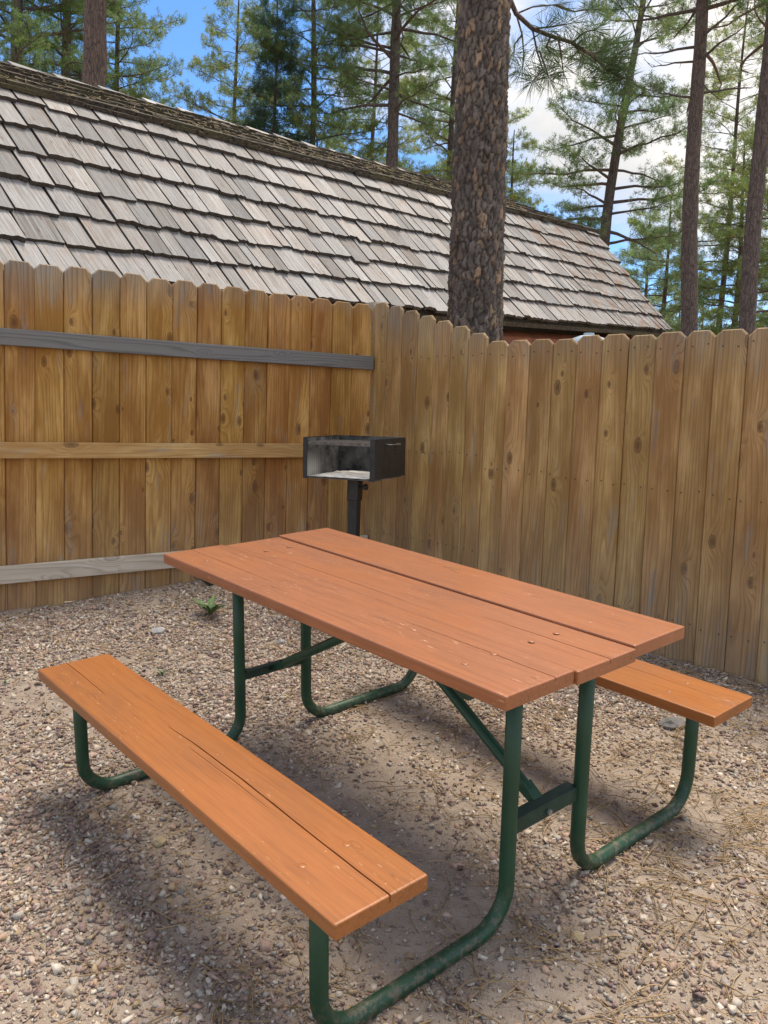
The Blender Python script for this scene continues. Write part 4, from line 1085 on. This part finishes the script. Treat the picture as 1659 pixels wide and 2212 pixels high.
# ------------------------------------------------------------------ tank behind the fence
tp = PB + RDIR * 0.44 + RN * 0.36
o = empty('domed_tank', (tp.x, tp.y, gz(tp.x, tp.y)))
tag(o, 'pale blue grey domed tank top just showing above the side fence under the cabin eave', 'tank')
prof = [(0.0, 0.0), (0.10, 0.0), (0.11, 0.03), (0.11, 1.50), (0.105, 1.52), (0.09, 1.545), (0.05, 1.56), (0.0, 1.565)]
k = 24; vs = []
for r_, z in prof: vs += [(r_ * math.cos(2*math.pi*i/k), r_ * math.sin(2*math.pi*i/k), z) for i in range(k)]
fs = [(j*k+i, j*k+(i+1)%k, (j+1)*k+(i+1)%k, (j+1)*k+i) for j in range(len(prof)-1) for i in range(k)]
MB().add(vs, fs).build('tank_shell', M['tank'], o, smooth=True)
MB().tube([(0, 0, 1.555), (0, 0, 1.575)], 0.03, 12).build('tank_cap', M['tank'], o)

# ------------------------------------------------------------------ gravel, needles, rocks, weeds
def in_view(X, Y, Z, pad=300):
    d = np.stack([X - CAM.x, Y - CAM.y, Z - CAM.z], -1)
    dz = d @ np.array(cF); u = 829.5 + 1776.3 * (d @ np.array(cR)) / dz; v = 1106 - 1776.3 * (d @ np.array(cU)) / dz
    return (dz > 0.3) & (u > -pad) & (u < 1659 + pad * 3) & (v < 2212 + pad * 1.5) & (v > 900), dz
def inside(X, Y):
    left = (X - CORNER.x) * (-LDIR.y) + (Y - CORNER.y) * LDIR.x < -0.03
    # stay in front of both parts of the side fence
    a = Y < 1.775; b = (X - PB.x) * RN.x + (Y - PB.y) * RN.y < -0.012
    return left & np.where(X < PB.x, a, b)
def gravel():
    g = np.random.default_rng(101)
    N = 570000
    X = g.uniform(-2.8, 2.4, N); Y = g.uniform(-2.0, 2.25, N); Z = ground_z(X, Y)
    ok, dz = in_view(X, Y, Z); ok &= inside(X, Y)
    dn = vnoise(X, Y, 1.5) * 0.6 + vnoise(X, Y, 4.0) * 0.3 + vnoise(X + 5, Y, 11.0) * 0.25
    # bare trodden soil: under the table and in front of the near bench
    def patch(cx, cy, rx, ry): return np.exp(-(((X - cx) / rx) ** 2 + ((Y - cy) / ry) ** 2))
    bare = 0.9 * patch(1.0, -1.25, 0.5, 0.35) + patch(0.25, -0.30, 0.75, 0.28) + 0.9 * patch(0.35, -1.35, 0.55, 0.30) + 0.75 * patch(0.85, 0.75, 0.8, 0.35) + 0.8 * patch(-0.35, 0.45, 0.7, 0.4) + 0.6 * patch(1.3, 0.15, .35, .3)
    p = np.clip((dn - 0.20) * 1.25, 0.04, 0.85) * np.clip(1 - bare * 0.88, 0.08, 1)
    p = p * np.clip(0.35 + 0.65 * (3.0 / np.maximum(dz, 1.0)) ** 0.0, 0, 1)
    ok &= g.random(N) < p
    X, Y, Z, dz, bare = X[ok], Y[ok], Z[ok], dz[ok], bare[ok]
    n = len(X)
    Z = Z + (vnoise(X, Y, 5.0) - 0.5) * 0.014 + (vnoise(X, Y, 16.0) - 0.5) * 0.009
    size = np.clip(np.exp(g.normal(np.log(0.0050), 0.40, n)), 0.0024, 0.0135) * (1 - 0.28 * np.clip(bare, 0, 1))
    # split chips: a jittered block for the larger ones, an octahedron for the small
    ico = np.array([(-1, -1, -1), (1, -1, -1), (1, 1, -1), (-1, 1, -1), (-1, -1, 1), (1, -1, 1), (1, 1, 1), (-1, 1, 1)], float) * 0.72
    it = np.array([(0,2,1),(0,3,2),(4,5,6),(4,6,7),(0,1,5),(0,5,4),(1,2,6),(1,6,5),(2,3,7),(2,7,6),(3,0,4),(3,4,7)])
    octv = np.array([(1, 0, 0), (-1, 0, 0), (0, 1, 0), (0, -1, 0), (0, 0, 1), (0, 0, -1)], float) * 1.1
    ot = np.array([(0,2,4),(2,1,4),(1,3,4),(3,0,4),(2,0,5),(1,2,5),(3,1,5),(0,3,5)])
    pal = np.array([(0.39, 0.285, 0.235), (0.33, 0.245, 0.205), (0.46, 0.375, 0.305), (0.29, 0.25, 0.225), (0.38, 0.35, 0.315), (0.52, 0.46, 0.39), (0.22, 0.155, 0.135), (0.43, 0.30, 0.235), (0.60, 0.54, 0.46), (0.40, 0.30, 0.19), (0.26, 0.185, 0.17), (0.48, 0.41, 0.33), (0.35, 0.26, 0.20)])
    Vs, Ts, Cs, off = [], [], [], 0
    big = size > 0.0046
    for tv, tt, sel in ((ico, it, big), (octv, ot, ~big)):
        m = sel.sum(); k = len(tv)
        sc = g.uniform(0.55, 1.45, (m, 1, 3)) * np.array([1, 1, 0.46]) * size[sel][:, None, None]
        v = (tv[None] * (1 + g.normal(size=(m, k, 1)) * 0.16) + g.normal(size=(m, k, 3)) * 0.27) * sc
        q = g.normal(size=(m, 4)); q[:, 1:3] *= 0.3; q /= np.linalg.norm(q, axis=1, keepdims=True)
        w, x, y, z = q.T
        Rm = np.stack([1-2*(y*y+z*z), 2*(x*y-z*w), 2*(x*z+y*w), 2*(x*y+z*w), 1-2*(x*x+z*z), 2*(y*z-x*w), 2*(x*z-y*w), 2*(y*z+x*w), 1-2*(x*x+y*y)], -1).reshape(m, 3, 3)
        v = np.einsum('mij,mkj->mki', Rm, v)
        v += np.stack([X[sel], Y[sel], Z[sel] + size[sel] * g.uniform(0.05, 0.5, m)], -1)[:, None]
        c = pal[g.integers(0, len(pal), m)] * np.array([1.11, 1.08, 1.04]) * g.uniform(0.78, 1.2, (m, 1))
        Vs.append(v.reshape(-1, 3)); Ts.append((tt[None] + (np.arange(m) * k)[:, None, None]).reshape(-1, 3) + off); Cs.append(np.repeat(c, k, axis=0)); off += m * k
    o = link('gravel', np_mesh('gravel', np.concatenate(Vs), np.concatenate(Ts), [M['stone']], col=np.concatenate(Cs)))
    tag(o, 'loose pinkish grey crushed gravel scattered over the yard', 'gravel', kind='stuff')
gravel()

def litter():
    g = np.random.default_rng(202)
    N = 14000
    X = g.uniform(-2.6, 2.0, N); Y = g.uniform(-1.9, 2.1, N); Z = ground_z(X, Y)
    ok, dz = in_view(X, Y, Z); ok &= inside(X, Y)
    f = np.exp(-(((X - 0.9) / 0.9) ** 2 + ((Y - 0.9) / 0.8) ** 2)) * 1.0 + 0.16 + 0.5 * np.exp(-(((Y - 1.85) / 0.15) ** 2)) + 0.3 * np.exp(-(((X - 0.55) / .4) ** 2 + ((Y + .85) / .3) ** 2))
    ok &= g.random(N) < f * (0.4 + 0.9 * vnoise(X, Y, 3.0))
    X, Y, Z = X[ok], Y[ok], Z[ok]; n = len(X)
    a = g.uniform(0, 6.28, n); L = g.uniform(0.05, 0.16, n); bend = g.normal(size=n) * 0.35; w = g.uniform(0.0009, 0.0016, n)
    lift = g.uniform(0.006, 0.014, n)
    Vs = []; seg = 4
    for i in range(seg + 1):
        t = i / seg - 0.5; aa = a + bend * t
        cx = X + np.cos(aa) * L * t; cy = Y + np.sin(aa) * L * t; cz = ground_z(cx, cy) + lift + np.where(i in (0, seg), -0.004, 0.002)
        nx, ny = -np.sin(aa) * w, np.cos(aa) * w
        Vs += [np.stack([cx - nx, cy - ny, cz], -1), np.stack([cx + nx, cy + ny, cz], -1), np.stack([cx, cy, cz + w * 1.6], -1)]
    V = np.stack(Vs, 1).reshape(-1, 3); k = (seg + 1) * 3; T = []
    for i in range(seg):
        for j in range(3):
            p, q = i * 3 + j, i * 3 + (j + 1) % 3
            T += [(p, q, q + 3), (p, q + 3, p + 3)]
    T = (np.array(T)[None] + (np.arange(n) * k)[:, None, None]).reshape(-1, 3)
    col = np.repeat(np.array([[0.36, 0.245, 0.125]]) * g.uniform(0.55, 1.25, (n, 1)), k, axis=0)
    o = link('pine_needle_litter', np_mesh('pine_needle_litter', V, T, [M['dry_needle']], col=col))
    tag(o, 'dry tan pine needles strewn over the gravel', 'pine needles', kind='stuff')
litter()

def needles_on_roof():
    g = np.random.default_rng(9); n = 900
    pts = []
    for i in range(n):
        s = g.uniform(-3.5, 4.5); t = g.uniform(0.02, 0.6); p = up_(s, t, 0.045 + g.uniform(0, 0.02)); q = p + d1 * g.normal() * 0.07 + d3 * g.normal() * 0.06 + n3 * g.uniform(-0.01, 0.02)
        pts.append((p, q))
    V = []; T = []
    for i, (p, q) in enumerate(pts):
        sd = (q - p).cross(n3).normalized() * 0.0028
        V += [tuple(p - sd), tuple(p + sd), tuple(q), tuple(p + n3 * 0.004)]; b = i * 4; T += [(b, b + 1, b + 2), (b, b + 2, b + 3), (b + 1, b + 3, b + 2)]
    col = np.repeat(np.array([[0.42, 0.32, 0.19]]) * g.uniform(0.6, 1.2, (n, 1)), 4, axis=0)
    o = link('needle_litter', np_mesh('needle_litter', np.array(V), np.array(T), [M['dry_needle']], col=col), roof); tag(o, kind='stuff')
needles_on_roof()

def rock(label, u, v, size, mat, seed, squash=0.6, dims=(1, 1)):
    d = (cF + cR * ((u - 829.5) / 1776.3) - cU * ((v - 1106) / 1776.3))
    t = 1.0
    for _ in range(40):
        p = CAM + d * t; t += (p.z - gz(p.x, p.y)) * 0.6 / max(0.15, -d.z) * 0.6
    p = CAM + d * t
    bm = bmesh.new(); bmesh.ops.create_icosphere(bm, subdivisions=2, radius=1)
    for q in bm.verts:
        k = 1 + 0.30 * noise.noise(q.co * 1.3 + Vector((seed, 0, 0))) + 0.12 * noise.noise(q.co * 3.1 + Vector((0, seed, 0)))
        q.co = Vector((q.co.x * dims[0] * k, q.co.y * dims[1] * k, q.co.z * squash * k)) * size
    me = bpy.data.meshes.new('rock'); bm.to_mesh(me); bm.free(); me.materials.append(mat)
    o = link('rock', me); o.location = (p.x, p.y, gz(p.x, p.y) + size * squash * 0.35); o.rotation_euler = (0, 0, seed)
    tag(o, label, 'rock')
rock('flat grey rock on the gravel in front of the rear fence', 342, 1365, 0.042, M['rock'], 2.1, 0.45, (1.1, 0.75))
rock('small white chip of rock beyond the far table legs', 608, 1389, 0.022, M['rock'], 4.7, 0.7)
rock('dark grey rock half hidden under the bench beside the side fence', 1453, 1568, 0.050, M['rock_dark'], 1.3, 0.5, (1.2, 0.8))
rock('yellowish tan rock on the gravel by the near table leg', 1246, 2026, 0.019, M['rock_tan'], 3.4, 0.6)
rock('grey brown lump of rock under the near bench', 345, 1822, 0.024, M['rock_tan'], 5.2, 0.6)

def weed(label, u, v, size, seed, n):
    d = (cF + cR * ((u - 829.5) / 1776.3) - cU * ((v - 1106) / 1776.3)); t = 1.0
    for _ in range(40):
        p = CAM + d * t; t += (p.z - gz(p.x, p.y)) * 0.6 / max(0.15, -d.z) * 0.6
    p = CAM + d * t
    w = empty('weed', (p.x, p.y, gz(p.x, p.y))); tag(w, label, 'weed')
    rd = random.Random(seed)
    for k in range(n):
        az = k * 2.4 + rd.uniform(-.4, .4); L = size * rd.uniform(.55, 1.1); up = rd.uniform(.75, 1.4); wd = L * rd.uniform(.07, .12)
        vs = []; fs = []; m = 9
        for i in range(m):
            f = i / (m - 1); r_ = L * f * math.cos(up * (1 - f * .6)); z = 0.006 + L * f * math.sin(up) * (1 - .35 * f)
            ww = wd * math.sin(math.pi * min(1, f * .92 + .06)) * (1.35 if i % 2 else .7)
            c = Vector((math.cos(az) * r_, math.sin(az) * r_, z)); s_ = Vector((-math.sin(az), math.cos(az), 0)) * ww
            vs += [c - s_ + Vector((0, 0, ww * .4)), c - Vector((0, 0, .0004)), c + s_ + Vector((0, 0, ww * .4))]
        for i in range(m - 1):
            b = i * 3; fs += [(b, b + 1, b + 4, b + 3), (b + 1, b + 2, b + 5, b + 4)]
        MB().add(vs, fs).build('leaf', M['weed'], w, smooth=True)
weed('upright green weed growing from the gravel near the far table legs', 455, 1332, 0.13, 3, 20)
weed('low sprig of weed between the far bench end and the table leg', 350, 1462, 0.05, 4, 9)
weed('tiny green weed on the gravel out beyond the far end of the bench', 10, 1480, 0.03, 5, 6)

# a few dry needles lying on the tabletop
mb = MB()
for (x, y, a, L) in ((-0.05, 0.29, 0.2, 0.075), (-0.02, 0.285, -0.15, 0.06)):
    mb.tube([(x, y, 0.0022), (x + math.cos(a) * L / 2, y + math.sin(a) * L / 2, 0.0032), (x + math.cos(a) * L, y + math.sin(a) * L, 0.0022)], 0.0009, 5)
mt = simple('tan_dry_needle', (0.42, 0.27, 0.12), (0.55, 0.36, 0.17), 20, 0.7)
o = mb.build('pine_needle_cluster', mt); o.matrix_world = TM @ Matrix.Translation((0, 0, TH + 0.0025))
tag(o, 'pair of dry tan pine needles lying on the tabletop', 'pine needles')
